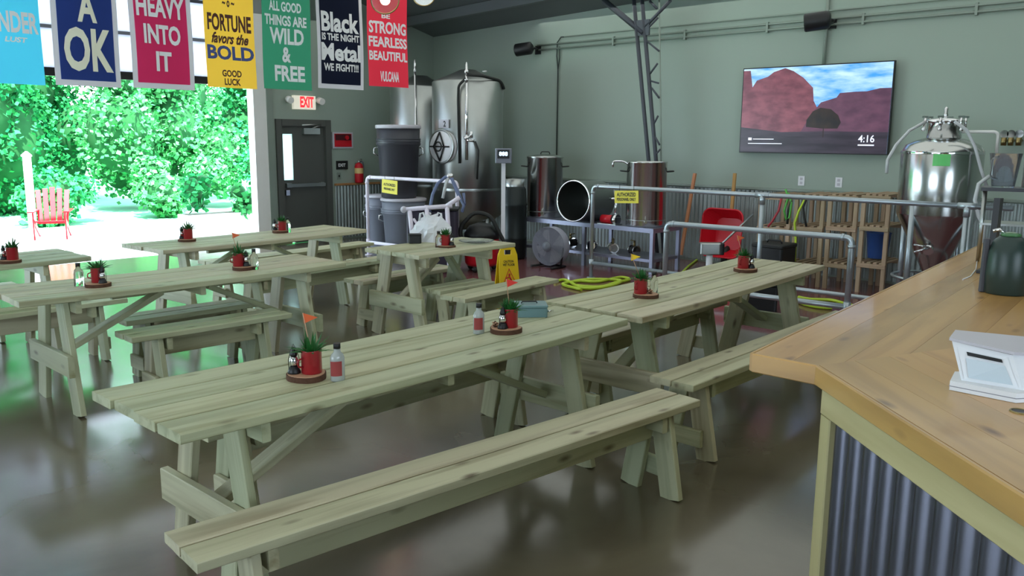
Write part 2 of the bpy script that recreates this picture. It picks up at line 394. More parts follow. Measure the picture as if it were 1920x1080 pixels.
# corrugated wainscots: ribs built as real sheets
def corrug(name, a, b, z0, z1, n, parent=None, amp=.012, pitch=.068, m_=M_galv):
    a = Vector(a); b = Vector(b); L = (b-a).length; d = (b-a)/L; k = max(2, int(L/pitch*6)); vs = []; nn = Vector(n)
    for i in range(k+1):
        u = i/k*L; p = a+d*u+nn*(amp*(1+math.sin(2*PI*u/pitch))); vs += [(p.x, p.y, z0), (p.x, p.y, z1)]
    mb = MB(); mb.add(vs, [(2*i, 2*i+2, 2*i+3, 2*i+1) for i in range(k)], True)
    return obj(name, mb, m_, parent)
wz1 = ony(650, 345).z; wz2 = onx(1560, 360).z
ws = thing('trim_1', None, None); ws['kind'] = 'structure'
corrug('corrugated_sheet', (DR+.17, YW-.002, 0), (XW, YW-.002, 0), .03, wz1-.03, (0, -1, 0), ws)
board('cap_rail', ws, (DR+.16, YW-.035, wz1), (XW, YW-.035, wz1), .07, .035, (0, 1, 0), M_handle)
ws = thing('trim_2', None, None); ws['kind'] = 'structure'
corrug('corrugated_sheet', (XW-.002, Y0, 0), (XW-.002, YW-.05, 0), .03, wz2-.03, (-1, 0, 0), ws)
board('cap_rail', ws, (XW-.035, Y0, wz2), (XW-.035, YW-.06, wz2), .07, .035, (1, 0, 0), M_conduit)

# exit door
d1 = thing('door_1', None, None, (0, 0, 0)); d1['kind'] = 'structure'
fw = .1
obj('door_frame', MB().bbox((DL-fw, YW-.04, 0), (DL+.01, YW+.1, DT+fw)).bbox((DR-.01, YW-.04, 0), (DR+fw, YW+.1, DT+fw)).bbox((DL, YW-.04, DT-.01), (DR, YW+.1, DT+fw)), M_door, d1)
gx0, gx1 = ony(532, 300).x, ony(551, 300).x; gz0, gz1 = ony(540, 338).z, ony(540, 251).z
lf = obj('door_leaf', MB().bbox((DL+.015, YW+.02, .005), (gx0, YW+.065, DT-.004)).bbox((gx1, YW+.02, .005), (DR-.015, YW+.065, DT-.004)).bbox((gx0, YW+.02, .02), (gx1, YW+.065, gz0)).bbox((gx0, YW+.02, gz1), (gx1, YW+.065, DT-.004)), M_door, d1)
def frosted(name, c, f):
    M = mat(name, c, .4); nt = M.node_tree; b_ = nt.nodes['Principled BSDF']; tr = nt.nodes.new('ShaderNodeBsdfTranslucent'); tr.inputs[0].default_value = (*s2l(c), 1)
    ms = nt.nodes.new('ShaderNodeMixShader'); ms.inputs[0].default_value = f
    nt.links.new(b_.outputs[0], ms.inputs[1]); nt.links.new(tr.outputs[0], ms.inputs[2]); nt.links.new(ms.outputs[0], nt.nodes['Material Output'].inputs[0]); return M
obj('door_pane', MB().bbox((gx0, YW+.03, gz0), (gx1, YW+.045, gz1)), frosted('frosted_pane', (226, 240, 238), .85), lf)
bz = ony(570, 347).z
obj('push_bar', MB().bbox((DL+.05, YW-.06, bz-.025), (DR-.06, YW-.02, bz+.03)).bbox((DL+.06, YW-.04, bz-.03), (DL+.16, YW+.02, bz+.04)).bbox((DR-.14, YW-.04, bz-.03), (DR-.07, YW+.02, bz+.04)), M_steelb, lf)
obj('door_handle', MB().bbox((DL+.03, YW-.06, bz-.16), (DL+.1, YW+.02, bz-.07)), M_chrome, lf)
cx, cz = ony(583, 246).x, ony(583, 246).z
obj('door_closer', MB().bbox((cx-.17, YW-.05, cz-.05), (cx+.15, YW+.02, cz+.05)).cyl((cx-.2, YW-.04, cz+.1), (cx+.15, YW-.08, cz+.11), .014).cyl((cx+.15, YW-.08, cz+.11), (cx, YW-.02, cz+.04), .012), M_steelb, lf)

# overhead door: raised panels above the opening, jamb
od = thing('door_2', None, None); od['kind'] = 'structure'
M_panel = mat('translucent_panel', (224, 222, 232), .4)
nt = M_panel.node_tree; b_ = nt.nodes['Principled BSDF']; tr = nt.nodes.new('ShaderNodeBsdfTranslucent'); tr.inputs[0].default_value = (.8, .78, .86, 1)
ms = nt.nodes.new('ShaderNodeMixShader'); ms.inputs[0].default_value = .6
nt.links.new(b_.outputs[0], ms.inputs[1]); nt.links.new(tr.outputs[0], ms.inputs[2]); nt.links.new(ms.outputs[0], nt.nodes['Material Output'].inputs[0])
nx = 8; pz = [OH+.06, OH+.62, OH+1.18, 4.35]
for i in range(nx):
    xa = OX0+(OX1-OX0)*i/nx; xb = OX0+(OX1-OX0)*(i+1)/nx
    for j in range(3):
        obj('door_panel', MB().bbox((xa+.02, YW+.04, pz[j]+.02), (xb-.02, YW+.06, pz[j+1]-.02)), M_panel, od)
for j in range(4): obj('door_rail', MB().bbox((OX0, YW+.02, pz[j]-.025), (OX1, YW+.08, pz[j]+.02)), M_lgrey if j else M_black, od)
obj('bottom_seal', MB().bbox((OX0, YW+.02, OH-.03), (OX1, YW+.09, OH+.04)), M_rubber, od)
for i in range(1, nx): x = OX0+(OX1-OX0)*i/nx; obj('door_stile', MB().bbox((x-.02, YW+.03, OH+.04), (x+.02, YW+.08, 4.35)), M_lgrey, od)
struct('trim_3', MB().bbox((ony(478, 300).x, YW-.03, 0), (OX1-.06, YW+.16, 4.3)), M_whitep)
struct('trim_4', MB().bbox((OX1-.06, YW-.05, 0), (OX1+.05, YW+.16, 4.3)), M_conduit)

# ================================================================== OUTSIDE
struct('floor', MB().bbox((-14, YW+.15, -.12), (26, 18.3, -.02)), M_out)
struct('floor', MB().bbox((-20, 18.3, -.14), (40, 44, -.04)), M_lawn)
def tree(x, y, h, w, mi, seed, label, n=4200, trunk=True):
    r = random.Random(seed); t_ = thing('leafy_tree' if trunk else 'leafy_bush', label, 'tree' if trunk else 'bush', (x, y, -.05), 0, None)
    blobs = []
    for k in range(15 if trunk else 5):
        blobs.append((r.uniform(-.5, .5)*w, r.uniform(-.4, .4)*w, r.uniform(.14, .86)*h, r.uniform(.25, .42)*w))
    core = MB(); lv = MB(); vs = []; fs = []
    for bx, by, bz, br in blobs:
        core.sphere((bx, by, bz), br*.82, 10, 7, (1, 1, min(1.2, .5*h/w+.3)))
    for k in range(n):
        bx, by, bz, br = r.choice(blobs); a = r.uniform(0, 2*PI); c_ = r.uniform(-.95, 1); s_ = math.sqrt(1-c_*c_); q = br*r.uniform(.84, 1.08)*(1+.18*math.sin(5*a+bx*9)*s_)
        p = Vector((bx+q*s_*math.cos(a), by+q*s_*math.sin(a), max(.05, bz+q*c_*min(1.2, .5*h/w+.3)))); L = r.uniform(.09, .16)
        d = Vector((r.uniform(-1, 1), r.uniform(-1, 1), r.uniform(-.9, .3))).normalized(); u = d.orthogonal().normalized(); u = (Matrix.Rotation(r.uniform(0, PI), 3, d) @ u)*L*.42
        o = len(vs); vs += [p, p+d*L*.5+u, p+d*L, p+d*L*.5-u]; fs.append((o, o+1, o+2, o+3))
    lv.add(vs, fs)
    if trunk: obj('trunk', MB().cyl((0, 0, 0), (.1, 0, h*.5), .14, .08), M_bark, t_)
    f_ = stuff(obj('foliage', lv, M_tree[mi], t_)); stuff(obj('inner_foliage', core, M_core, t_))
    return t_
TS = [(1.2, 21.4, 5.4, 2.5, 1, 'broad green tree beyond the far left edge of the yard'),
      (5.4, 21.4, 5.6, 2.5, 0, 'bright green tree behind the red garden chair, second along the yard'),
      (9.6, 21.4, 5.4, 2.5, 2, 'yellow-green tree outside in line with the pink banner'),
      (13.6, 21.4, 5.6, 2.6, 0, 'leafy tree outside nearest the white door jamb'),
      (3.2, 26.4, 7.5, 3.1, 1, 'tall dark green tree in the back row, leftmost of three'),
      (8.2, 26.4, 7.5, 3.1, 1, 'tall dark green tree in the back row, middle of three'),
      (13.2, 26.4, 7.5, 3.1, 0, 'tall dark green tree in the back row, rightmost of three')]
for i, (x, y, h, w, mi, lab) in enumerate(TS): tree(x, y, h, w, mi, 30+i, lab, 13000)
for i, (x, y, w, h, mi, lab) in enumerate([(3.4, 18.9, 1.2, 1.3, 2, 'low pale bush at the foot of the trees behind the red chair'), (6.2, 18.8, 1.25, 1.2, 0, 'low green bush in front of the trees outside, second from left'),
        (8.9, 18.9, 1.25, 1.3, 2, 'low light-green bush in the middle of the yard edge outside'), (11.5, 18.8, 1.2, 1.5, 0, 'rounded bush at the right end of the yard edge outside')]):
    tree(x, y, h, w, mi, 60+i, lab, 2200, False)
pb = thing('planter_box', 'long low white planter box outside the open door', 'planter', (7.9, 14.75, -.02))
for nm, a, b in (('side_panel', (-.9, -.2, 0), (.9, -.17, .42)), ('side_panel', (-.9, .17, 0), (.9, .2, .42)), ('end_panel', (-.9, -.17, 0), (-.87, .17, .42)), ('end_panel', (.87, -.17, 0), (.9, .17, .42))): obj(nm, MB().bbox(a, b), M_whitep, pb)
obj('soil', MB().bbox((-.87, -.17, .3), (.87, .17, .37)), M_bark, pb)
tree(7.35, 14.75, .75, .45, 0, 80, 'small bright green shrub growing at the left of the planter box', 260, False).location.z = .32
tree(8.2, 14.75, .55, .4, 2, 81, 'pale small shrub growing at the right of the planter box', 200, False).location.z = .32
# red garden chair and post
P = onz(100, 446, -.02); ac = thing('garden_chair', 'red slatted garden chair standing in the bright yard outside', 'chair', P, math.radians(-25)); ac.scale = (.84, .84, .84)
for k in range(5): board('back_slat', ac, (-.24+k*.12, .25, .3), (-.28+k*.14, .5, 1.05-.03*abs(k-2)), .1, .02, (1, 0, 0), M_redb)
for k in range(5): board('seat_slat', ac, (-.27, -.3+k*.12, .38-.02*k), (.27, -.3+k*.12, .38-.02*k), .1, .02, (0, 1, 0), M_redb)
for sx in (-1, 1):
    board('leg', ac, (sx*.3, -.34, 0), (sx*.3, -.34, .56), .09, .025, (0, 1, 0), M_redb); board('leg', ac, (sx*.3, -.3, .38), (sx*.3, .5, .0), .12, .025, (0, 0, 1), M_redb)
    board('armrest', ac, (sx*.33, -.42, .58), (sx*.33, .4, .58), .13, .022, (1, 0, 0), M_redb)
P = onz(62, 428, -.02); ps = thing('yard_post', 'pale lavender square post standing beyond the red garden chair', 'post', P)
obj('shaft', MB().box((0, 0, .7), (.12, .12, 1.4)), M_pipew, ps); obj('cap', MB().lathe([(.1, 1.4), (.1, 1.43), (.02, 1.5)], n=4), M_pipew, ps)

# ================================================================== PICNIC TABLES AND BENCHES
HT, HB, WT = .803, .485, .73
def make_table(L, label, loc, rz, legw=.14, sag=.012, inset=.30, inset2=None, group='long pine picnic tables'):
    t_ = thing('picnic_table', label, 'table', loc, rz, group); th = .038; gap = .013; pw = (WT-3*gap)/4
    for k in range(4):
        y = -WT/2+pw/2+k*(pw+gap); e = rnd.uniform(-.008, .008)
        board('plank', t_, (-L/2+e, y, HT-th/2), (L/2+e, y, HT-th/2), pw, th, (0, 1, 0), sag=sag)
    zt = HT-th; xi = L/2-inset
    for sx in (-1, 1):
        xi = L/2-(inset2 if (sx > 0 and inset2) else inset)
        x = sx*xi
        board('cleat', t_, (x-sx*.04, -WT/2+.03, zt-.045), (x-sx*.04, WT/2-.03, zt-.045), .088, .038, (0, 0, 1))
        for sy in (-1, 1): board('leg', t_, (x, sy*.155, zt-.002), (x, sy*.32, 0), legw, .038, (0, 1, 0))
        board('cross_rail', t_, (x+sx*.04, -.36, .34), (x+sx*.04, .36, .34), .14, .038, (0, 0, 1))
        bl = min(.72, xi-.08)
        board('brace', t_, (x-sx*.02, 0, .36), (x-sx*bl, 0, zt-.075), .09, .038, (0, 1, 0))
    if L > 2: board('cleat', t_, (0, -WT/2+.06, zt-.035-sag), (0, WT/2-.06, zt-.035-sag), .07, .038, (0, 0, 1))
    if L > 2: board('cleat', t_, (-.5, 0, zt-.05-sag), (.5, 0, zt-.05-sag), .07, .038, (0, 0, 1)).location.y = .06
    return t_
make_table(2.623, 'nearest long pine picnic table with two plant centrepieces, beside the bar', (2.533, 3.076, 0), .013, .115)
make_table(2.751, 'long pine picnic table by the pipe railings, end-on to the nearest table', (5.30, 3.124, 0), .046)
make_table(2.392, 'long pine picnic table in the middle row at the left, above two tucked benches', (2.814, 5.982, 0), 0)
make_table(2.38, 'long pine picnic table nearest the open overhead door', (4.44, 7.80, 0), .085)
make_table(1.249, 'short square-ended pine table carrying the white bag, before the tanks', (5.306, 5.911, 0), .028, sag=0, inset=.09, inset2=.27, group=None)
make_table(2.6, 'long pine table cut off by the left edge of the photo', (1.376, 7.72, 0), .013)

def make_bench(L, label, cx, cy, rz, group='pine benches at the picnic tables', both=True, inset=.2):
    t_ = thing('bench', label, 'bench', (cx, cy, 0), rz, group); w = .285; th = .038; pw = (w-.012)/2
    for s_ in (-1, 1): e = rnd.uniform(-.006, .006); board('plank', t_, (-L/2+e, s_*(pw/2+.006), HB-th/2), (L/2+e, s_*(pw/2+.006), HB-th/2), pw, th, (0, 1, 0), sag=.004 if L > 2 else 0)
    zt = HB-th; xi = L/2-inset
    for sx in (-1, 1):
        for sy in (-1, 1): board('leg', t_, (sx*xi, sy*.05, zt-.002), (sx*xi, sy*.135, 0), .12, .038, (0, 1, 0))
        board('cleat', t_, (sx*(xi-.06), -w/2+.02, zt-.045), (sx*(xi-.06), w/2-.02, zt-.045), .085, .038, (0, 0, 1))
        board('gusset', t_, (sx*(xi+.04), -.115, .13), (sx*(xi+.04), .115, .13), .1, .03, (0, 0, 1))
    board('apron', t_, (-xi+.04, 0, zt-.075-(.004 if L > 2 else 0)), (xi-.04, 0, zt-.075-(.004 if L > 2 else 0)), .14, .038, (0, 0, 1))
    return t_
make_bench(2.604, 'nearest long bench, running along the front of the nearest table', 2.429, 2.421, -.089)
make_bench(2.6, 'long bench whose far end disappears behind the bar counter', 5.204, 2.481, .012)
make_bench(2.3, 'bench behind the nearest table, mostly hidden under its top', 2.85, 3.63, .02)
make_bench(1.95, 'bench on the far side of the table by the railings', 5.3, 3.55, .046)
make_bench(1.184, 'short bench tucked below the middle-row table, nearer of the two', 2.834, 5.676, -.029)
make_bench(1.10, 'short bench tucked below the middle-row table, farther of the two', 2.98, 6.225, -.005, inset=.16)
make_bench(2.5, 'bench at the left edge between the middle-row table and the cut-off table', 1.55, 7.12, 0)
make_bench(1.95, 'bench on the near side of the table nearest the open door', 4.88, 7.36, .1)
make_bench(2.3, 'bench on the far side of the table nearest the open door', 5.4, 8.62, .1)
make_bench(1.255, 'short bench behind the short table, in front of the barrels', 5.29, 6.474, .053)
make_bench(1.344, 'short bench in front of the short table, ending by the wet-floor sign', 5.416, 5.22, .087)
make_bench(.70, 'short bench pushed right under the short table', 5.20, 5.59, .03, inset=.1)
make_bench(1.6, 'bench at the far left beyond the cut-off table', 1.6, 8.38, 0)

# ================================================================== CENTREPIECES
def slab(x, y, z, r, where):
    t_ = thing('wood_slab', 'round bark-edged wood slice under the plant '+where, 'tray', (x, y, z), rnd.uniform(0, 6), 'wood slices on the tables')
    n = 28; pr = [r*(1+.03*math.sin(3*k*.22)+rnd.uniform(-.012, .012)) for k in range(n)]
    poly = [(pr[k]*math.cos(2*PI*k/n), pr[k]*math.sin(2*PI*k/n)) for k in range(n)]
    obj('bark_ring', MB().prism(poly, 0, .026), M_bark, t_)
    obj('cut_face', MB().prism([(a*.94, b*.94) for a, b in poly], .026, .029), M_slice, t_)
def pot(x, y, z, where, r=.043, h=.105, spike=True, seed=1):
    rr = random.Random(seed)
    t_ = thing('potted_plant', ('spiky green' if spike else 'bushy green')+' plant in red pot '+where, 'plant', (x, y, z), 0, 'red-potted plants on the tables')
    obj('pot', MB().lathe([(r*.95, 0), (r, .004), (r*1.0, h-.004), (r*1.04, h), (r*.93, h), (r*.9, h-.012)], n=20), M_red, t_)
    obj('soil', MB().cyl((0, 0, h-.02), (0, 0, h-.014), r*.9), M_bark, t_)
    obj('handle', MB().tube([(-r, 0, h*.3), (-r-.02, 0, h*.36), (-r-.024, 0, h*.5), (-r-.02, 0, h*.64), (-r, 0, h*.7)], .004, 6), M_red, t_)
    mb = MB(); vs = []; fs = []
    for k in range(46 if spike else 70):
        a = rr.uniform(0, 2*PI); el = rr.uniform(.25, 1.45); L = rr.uniform(.06, .115) if spike else rr.uniform(.04, .085); w = .0085 if spike else .011
        d = Vector((math.cos(a)*math.cos(el), math.sin(a)*math.cos(el), math.sin(el))); sd = Vector((-math.sin(a), math.cos(a), 0)); nn = d.cross(sd)
        b0 = Vector((math.cos(a)*r*.35, math.sin(a)*r*.35, h-.015)); o = len(vs)
        for i in range(4):
            u = i/3; c_ = b0+d*L*u+Vector((0, 0, -.25*L*u*u*math.cos(el)));  ww = w*(1-u**1.6)*(1 if i < 3 else 0)+.0006
            vs += [c_-sd*ww, c_+nn*ww*.5, c_+sd*ww]
        for i in range(3):
            for j in range(2): q = o+i*3+j; fs.append((q, q+1, q+4, q+3))
            fs.append((o+i*3, o+i*3+2, o+i*3+5, o+i*3+3))
    mb.add(vs, fs); obj('foliage', mb, M_leaf, t_)
    return t_
def flag(x, y, z, where, m_, lean, rz=0):
    t_ = thing('pennant_flag', 'tiny pennant on a stick '+where, 'flag', (x, y, z), YAW-PI/2, None)
    top = Vector((lean, 0, .17)); obj('stick', MB().cyl((0, 0, 0), top, .0022, n=6), M_slice, t_)
    mb = MB(); mb.prism([(0, 0), (.062, -.018), (.004, -.045)], -.0008, .0008, M=Matrix.Translation(top) @ Matrix.Rotation(PI/2, 4, 'X'))
    obj('pennant', mb, m_, t_)
def lantern(x, y, z, where, s=1.):
    t_ = thing('mini_lantern', 'tiny lantern-shaped shaker '+where, 'shaker', (x, y, z), 0, 'lantern shakers on the tables')
    obj('base', MB().lathe([(.027*s, 0), (.028*s, .006*s), (.022*s, .02*s), (.017*s, .03*s)], n=16), M_black, t_)
    obj('glass_globe', MB().lathe([(.015*s, .03*s), (.021*s, .045*s), (.017*s, .065*s), (.012*s, .075*s)], n=16), M_chrome, t_)
    obj('cap', MB().lathe([(.015*s, .075*s), (.016*s, .085*s), (.01*s, .095*s), (.008*s, .108*s), (.003*s, .114*s)], n=16), M_black, t_)
    obj('wire_guard', MB().tube([(.024*s, 0, .02*s), (.026*s, 0, .06*s), (.015*s, 0, .1*s), (0, 0, .125*s), (-.015*s, 0, .1*s), (-.026*s, 0, .06*s), (-.024*s, 0, .02*s)], .0016*s, 5), M_black, t_)
def bottle(x, y, z, where, lab=True, rz=0):
    t_ = thing('flask_bottle', ('red-labelled' if lab else 'plain clear')+' flask bottle '+where, 'bottle', (x, y, z), rz, 'clear bottles on the tables')
    g = MB(); pr = [(.024, 0), (.027, .004), (.027, .1), (.022, .115), (.013, .125), (.013, .14)]
    g.lathe(pr, n=20, M=Matrix.Diagonal((1.15, .8, 1, 1)))
    obj('glass_body', g, M_glass if not lab else mat('sauce_glass', (166, 172, 168), .08, spec=.7, var=.1), t_)
    obj('cap', MB().cyl((0, 0, .14), (0, 0, .162), .015), M_black, t_)
    if lab:
        mb = MB(); n = 6; vs = []
        for k in range(n+1):
            a = -1.35+k*1.75/n; vs += [(1.15*.0278*math.sin(a), -.8*.0278*math.cos(a)-.0012, .025), (1.15*.0278*math.sin(a), -.8*.0278*math.cos(a)-.0012, .088)]
        mb.add(vs, [(2*k, 2*k+2, 2*k+3, 2*k+1) for k in range(n)]); obj('label', mb, mat('maroon_label', (150, 60, 58), .5), t_)
def chips(x, y, z, where):
    t_ = thing('pine_cone', 'small brown pine cone lying on the wood slice '+where, 'pine cone', (x, y, z))
    obj('cone_core', MB().lathe([(.004, 0), (.015, .006), (.012, .02), (.003, .032)], n=10), M_bark, t_)
    for k in range(8): a = k*2.4; obj('cone_scale', MB().lathe([(.001, 0), (.008, .003), (.001, .009)], (.013*math.cos(a), .013*math.sin(a), .003+.0025*k), n=6), M_slice, t_)
zt = HT
def centre(px, py, where, r=.075, spike=True, fl=None, lan=True, btl=None, off=(0, 0), lo=(-.05, .0), z=None, seed=0, rp=.043):
    P = onz(px, py, zt+.02); u = Vector((R0.x, R0.y)).normalized(); v = Vector((-u.y, u.x))
    def q(a, b): return P.x+u.x*a+v.x*b, P.y+u.y*a+v.y*b
    zz = zt-.012 if z is None else z
    slab(P.x, P.y, zz, r, where)
    a = q(*off); pot(a[0], a[1], zz+.029, where, r=rp, spike=spike, seed=seed+3, h=.1)
    if fl: flag(a[0], a[1], zz+.115, where, fl[0], fl[1])
    if lan: a = q(*lo); lantern(a[0], a[1], zz+.029, where)
    if btl: a = q(*btl[:2]); bottle(a[0], a[1], zz, where, btl[2], YAW-PI/2+.5)
    return q, zz
centre(575, 697, 'at the left end of the nearest table', r=.083, fl=(M_orange, -.03), off=(.022, 0), lo=(-.05, -.01), btl=(.135, -.02, True), seed=1)
q, zz = centre(948, 612, 'at the right end of the nearest table', r=.085, fl=(M_rprint, -.02), off=(.022, .005), lo=(-.015, -.035), btl=(-.14, -.035, True), spike=False, seed=2); a = q(-.055, .0); chips(a[0], a[1], zz+.029, 'near the teal cash box')
q, zz = centre(1211, 549, 'at the near end of the table by the railings', r=.083, fl=(M_yel, -.07), off=(-.035, 0), lo=(.0, .04), btl=(.06, .06, False), spike=False, seed=3); a = q(.025, -.015); chips(a[0], a[1], zz+.029, 'by the yellow pennant')
centre(1398, 502, 'at the far end of the table by the railings', r=.09, fl=(M_orange, -.06), off=(-.02, 0), lo=(.045, .0), spike=False, seed=4)
centre(183, 529, 'at the left end of the middle-row table', r=.083, off=(-.005, .02), lo=(.045, -.02), btl=(-.125, .0, False), seed=5)
centre(456, 498, 'at the right end of the middle-row table', r=.083, fl=(M_orange, -.04), off=(-.035, 0), lo=(.025, 0), btl=(.085, .0, False), seed=6)
centre(351, 447, 'on the open-door table, left end', r=.083, off=(.01, 0), lo=(-.05, 0), seed=7)
centre(526, 431, 'on the open-door table, right end', r=.083, off=(.02, 0), lo=(-.06, 0), btl=(.07, .03, False), spike=False, seed=8)
centre(837, 459, 'on the short table beside the white bag', r=.085, off=(-.01, 0), lo=(.05, -.02), btl=(-.07, -.03, False), spike=False, seed=9)
centre(18, 486, 'on the table cut off by the left edge', r=.083, off=(.025, 0), lo=(-.045, 0), seed=10)
# cash box
P = onz(992, 592, zt-.01); cb = thing('cash_box', 'teal metal cash box with a lid handle on the nearest table', 'box', (P.x, P.y, zt-.008), YAW-1.5)
obj('body', MB().rbox((0, 0, .028), (.2, .15, .056), .012), M_teal, cb); obj('lid', MB().rbox((0, 0, .064), (.206, .156, .016), .014), M_teal, cb)
obj('handle', MB().tube([(-.045, 0, .072), (-.04, 0, .082), (.04, 0, .082), (.045, 0, .072)], .004, 6), M_black, cb)
obj('key', MB().cyl((.1, -.03, .03), (.125, -.03, .03), .006).box((.132, -.03, .03), (.014, .004, .016)), M_chrome, cb)
# white bag and small things on the short table
P = onz(808, 452, zt); bg_ = thing('plastic_bag', 'crumpled white plastic bag standing on the short table', 'bag', (P.x, P.y, zt-.001), YAW-PI/2)
mb = MB(); rr = random.Random(5); vs = []; nz, na = 8, 18
for i in range(nz):
    u = i/(nz-1); rr0 = .165*(1-.1*u-.55*u**3); 
    for k in range(na): a = 2*PI*k/na; j = 1+.16*math.sin(4*a+3*u)+rr.uniform(-.09, .09); vs.append((rr0*math.cos(a)*j*1.1+.02*u, rr0*math.sin(a)*j*.7, u*.24+(rr.uniform(-.02, .03) if i else 0)))
fs = [(l*na+k, l*na+(k+1) % na, (l+1)*na+(k+1) % na, (l+1)*na+k) for l in range(nz-1) for k in range(na)]+[tuple(range(na)), tuple(range((nz-1)*na, nz*na))]
mb.add(vs, fs); obj('bag_body', mb, M_white, bg_)
for sx in (-1, 1): obj('bag_handle', MB().tube([(sx*.05, 0, .22), (sx*.075, 0, .28), (sx*.1, 0, .27), (sx*.11, 0, .2)], .011, 6), M_white, bg_)
P = onz(778, 456, zt); cc = thing('camera_case', 'small black case on the short table beside the white bag', 'case', (P.x, P.y, zt), YAW-PI/2+.2)
obj('case_body', MB().rbox((0, 0, .04), (.12, .08, .08), .015), M_black, cc); obj('case_flap', MB().rbox((0, -.005, .085), (.124, .086, .014), .015), M_rubber, cc)
P = onz(893, 455, zt); pl = thing('clear_platter', 'shallow clear plastic platter on the short table', 'plate', (P.x, P.y, zt))
obj('dish', MB().lathe([(.09, 0), (.13, .008), (.17, .022), (.172, .025), (.13, .012), (.09, .005)], n=28, cap=False), M_pane, pl); obj('dish_base', MB().cyl((0, 0, .0), (0, 0, .003), .09, n=28), M_pane, pl)

# ================================================================== BANNERS
BY = 8.0
def M_ban(n, c):
    M = mat('banner_'+n, c, .8, var=.06, vscale=5); nt = M.node_tree; b_ = nt.nodes['Principled BSDF']; tr = nt.nodes.new('ShaderNodeBsdfTranslucent'); tr.inputs[0].default_value = (*[min(1, q*1.5+.03) for q in s2l(c)], 1)
    ms = nt.nodes.new('ShaderNodeMixShader'); ms.inputs[0].default_value = .6
    nt.links.new(b_.outputs[0], ms.inputs[1]); nt.links.new(tr.outputs[0], ms.inputs[2]); nt.links.new(ms.outputs[0], nt.nodes['Material Output'].inputs[0]); return M
def warpf(seed): return lambda v: (v[0], v[1], .012*math.sin(9*v[0]+seed)+.008*math.sin(5*v[1]+seed*2)+.003)
def banner(name_l, xl, xr, pyb, color, edge, texts, seed, lean=0.):
    a = ony(xl, pyb, BY); b = ony(xr, pyb, BY); w = b.x-a.x; zb = (a.z+b.z)/2; h = 1.5
    t_ = thing('banner', name_l, 'banner', ((a.x+b.x)/2, BY, zb), 0, 'cloth banners hanging in a row'); wp = warpf(seed)
    nx_, nz_ = 14, 20; vs = []; eb = .025*w/.55 if edge else 0
    def sheet(x0, x1, z0, z1, dz):
        vs = []
        for j in range(nz_+1):
            for i in range(nx_+1):
                x = x0+(x1-x0)*i/nx_; z = z0+(z1-z0)*j/nz_; p = wp((x, z, 0)); vs.append((x, -p[2]-dz, z))
        mb = MB(); mb.add(vs, [(j*(nx_+1)+i, j*(nx_+1)+i+1, (j+1)*(nx_+1)+i+1, (j+1)*(nx_+1)+i) for j in range(nz_) for i in range(nx_)], True); return mb
    if edge:
        obj('border_cloth', sheet(-w/2, w/2, 0, h, 0), mat('banner_border', edge, .8), t_)
        obj('cloth', sheet(-w/2+.045, w/2-.045, .05, h, .003), color, t_)
    else: obj('cloth', sheet(-w/2, w/2, 0, h, 0), color, t_)
    k = depth((t_.location.x, BY, zb+.4))/FPX
    for body, yc, hh, ww, mt, sh, xo in texts:   # yc pixel row of the line's centre, hh pixel height, ww fraction of width
        zc = ony((xl+xr)/2, yc, BY).z-zb; th_ = hh*k
        vs_, fs_ = text_mb(body, w*ww, th_, .035, sh); vs_ = [(x+xo*w, -wp((x+xo*w, y+zc, 0))[2]-.007, y+zc) for x, y, _ in vs_]
        mb = MB(); mb.add(vs_, fs_); obj('lettering', mb, mt, t_)
    return t_
# rod carrying the banners
rod = thing('hanging_rod', 'long rod from which the row of banners hangs', 'rod', (0, 0, 0))
zr = 3.76
obj('rod_tube', MB().cyl((1.9, BY, zr+.0), (6.8, BY, zr+.15), .02), M_black, rod)
for x in (2.2, 4.4, 6.5): obj('hanger_wire', MB().cyl((x, BY, zr+(x-1.9)*.03), (x, BY, ceilz(x, BY)), .004, n=6), M_black, rod)
cyan = M_ban('cyan', (64, 178, 216)); navy = M_ban('navy', (60, 86, 154)); pink = M_ban('pink', (240, 72, 130)); oran = M_ban('orange', (242, 166, 44)); grn = M_ban('green', (32, 112, 82)); ink = M_ban('ink', (28, 38, 66)); rd = M_ban('red', (196, 22, 48))
cream = mat('cream_print', (236, 236, 214), .7); brown = mat('brown_print', (86, 48, 40), .7); bluep = mat('blue_print', (70, 84, 140), .7)
banner('cyan banner cut off by the left edge, reading WONDER', -62, 85, 157, cyan, None, [('WONDER', 40, 40, 1.05*.86, M_wprint, 0, .02), ('LUST', 73, 10, .3, M_wprint, .2, .16)], 1)
banner('navy blue banner with pale border reading A OK', 106, 229, 162, navy, (226, 226, 232), [('A', 14, 56, .30, cream, 0, .02), ('OK', 94, 80, .74, cream, 0, .02)], 2)
banner('pink banner reading HEAVY INTO IT', 250, 366, 167, pink, (240, 190, 206), [('HEAVY', 15, 38, .78, M_wprint, 0, 0), ('INTO', 66, 36, .60, M_wprint, 0, 0), ('IT', 116, 36, .26, M_wprint, 0, 0)], 3)
banner('orange banner reading FORTUNE favors the BOLD', 388, 481, 165, oran, None, [('FORTUNE', 44, 31, .88, brown, 0, 0), ('favors the', 73, 20, .76, brown, .4, 0), ('BOLD', 100, 26, .94, bluep, 0, .0), ('GOOD\nLUCK', 146, 28, .40, brown, 0, 0), ('~ o ~', 8, 12, .25, brown, 0, .0)], 4)
banner('green banner reading ALL GOOD THINGS ARE WILD AND FREE', 495, 584, 168, grn, None, [('ALL GOOD', 14, 18, .66, M_wprint, 0, -.02), ('THINGS ARE', 40, 19, .86, M_wprint, 0, -.02), ('WILD', 69, 29, .70, M_wprint, 0, 0), ('&', 103, 28, .18, M_wprint, 0, 0), ('FREE', 138, 29, .62, M_wprint, 0, .05)], 5)
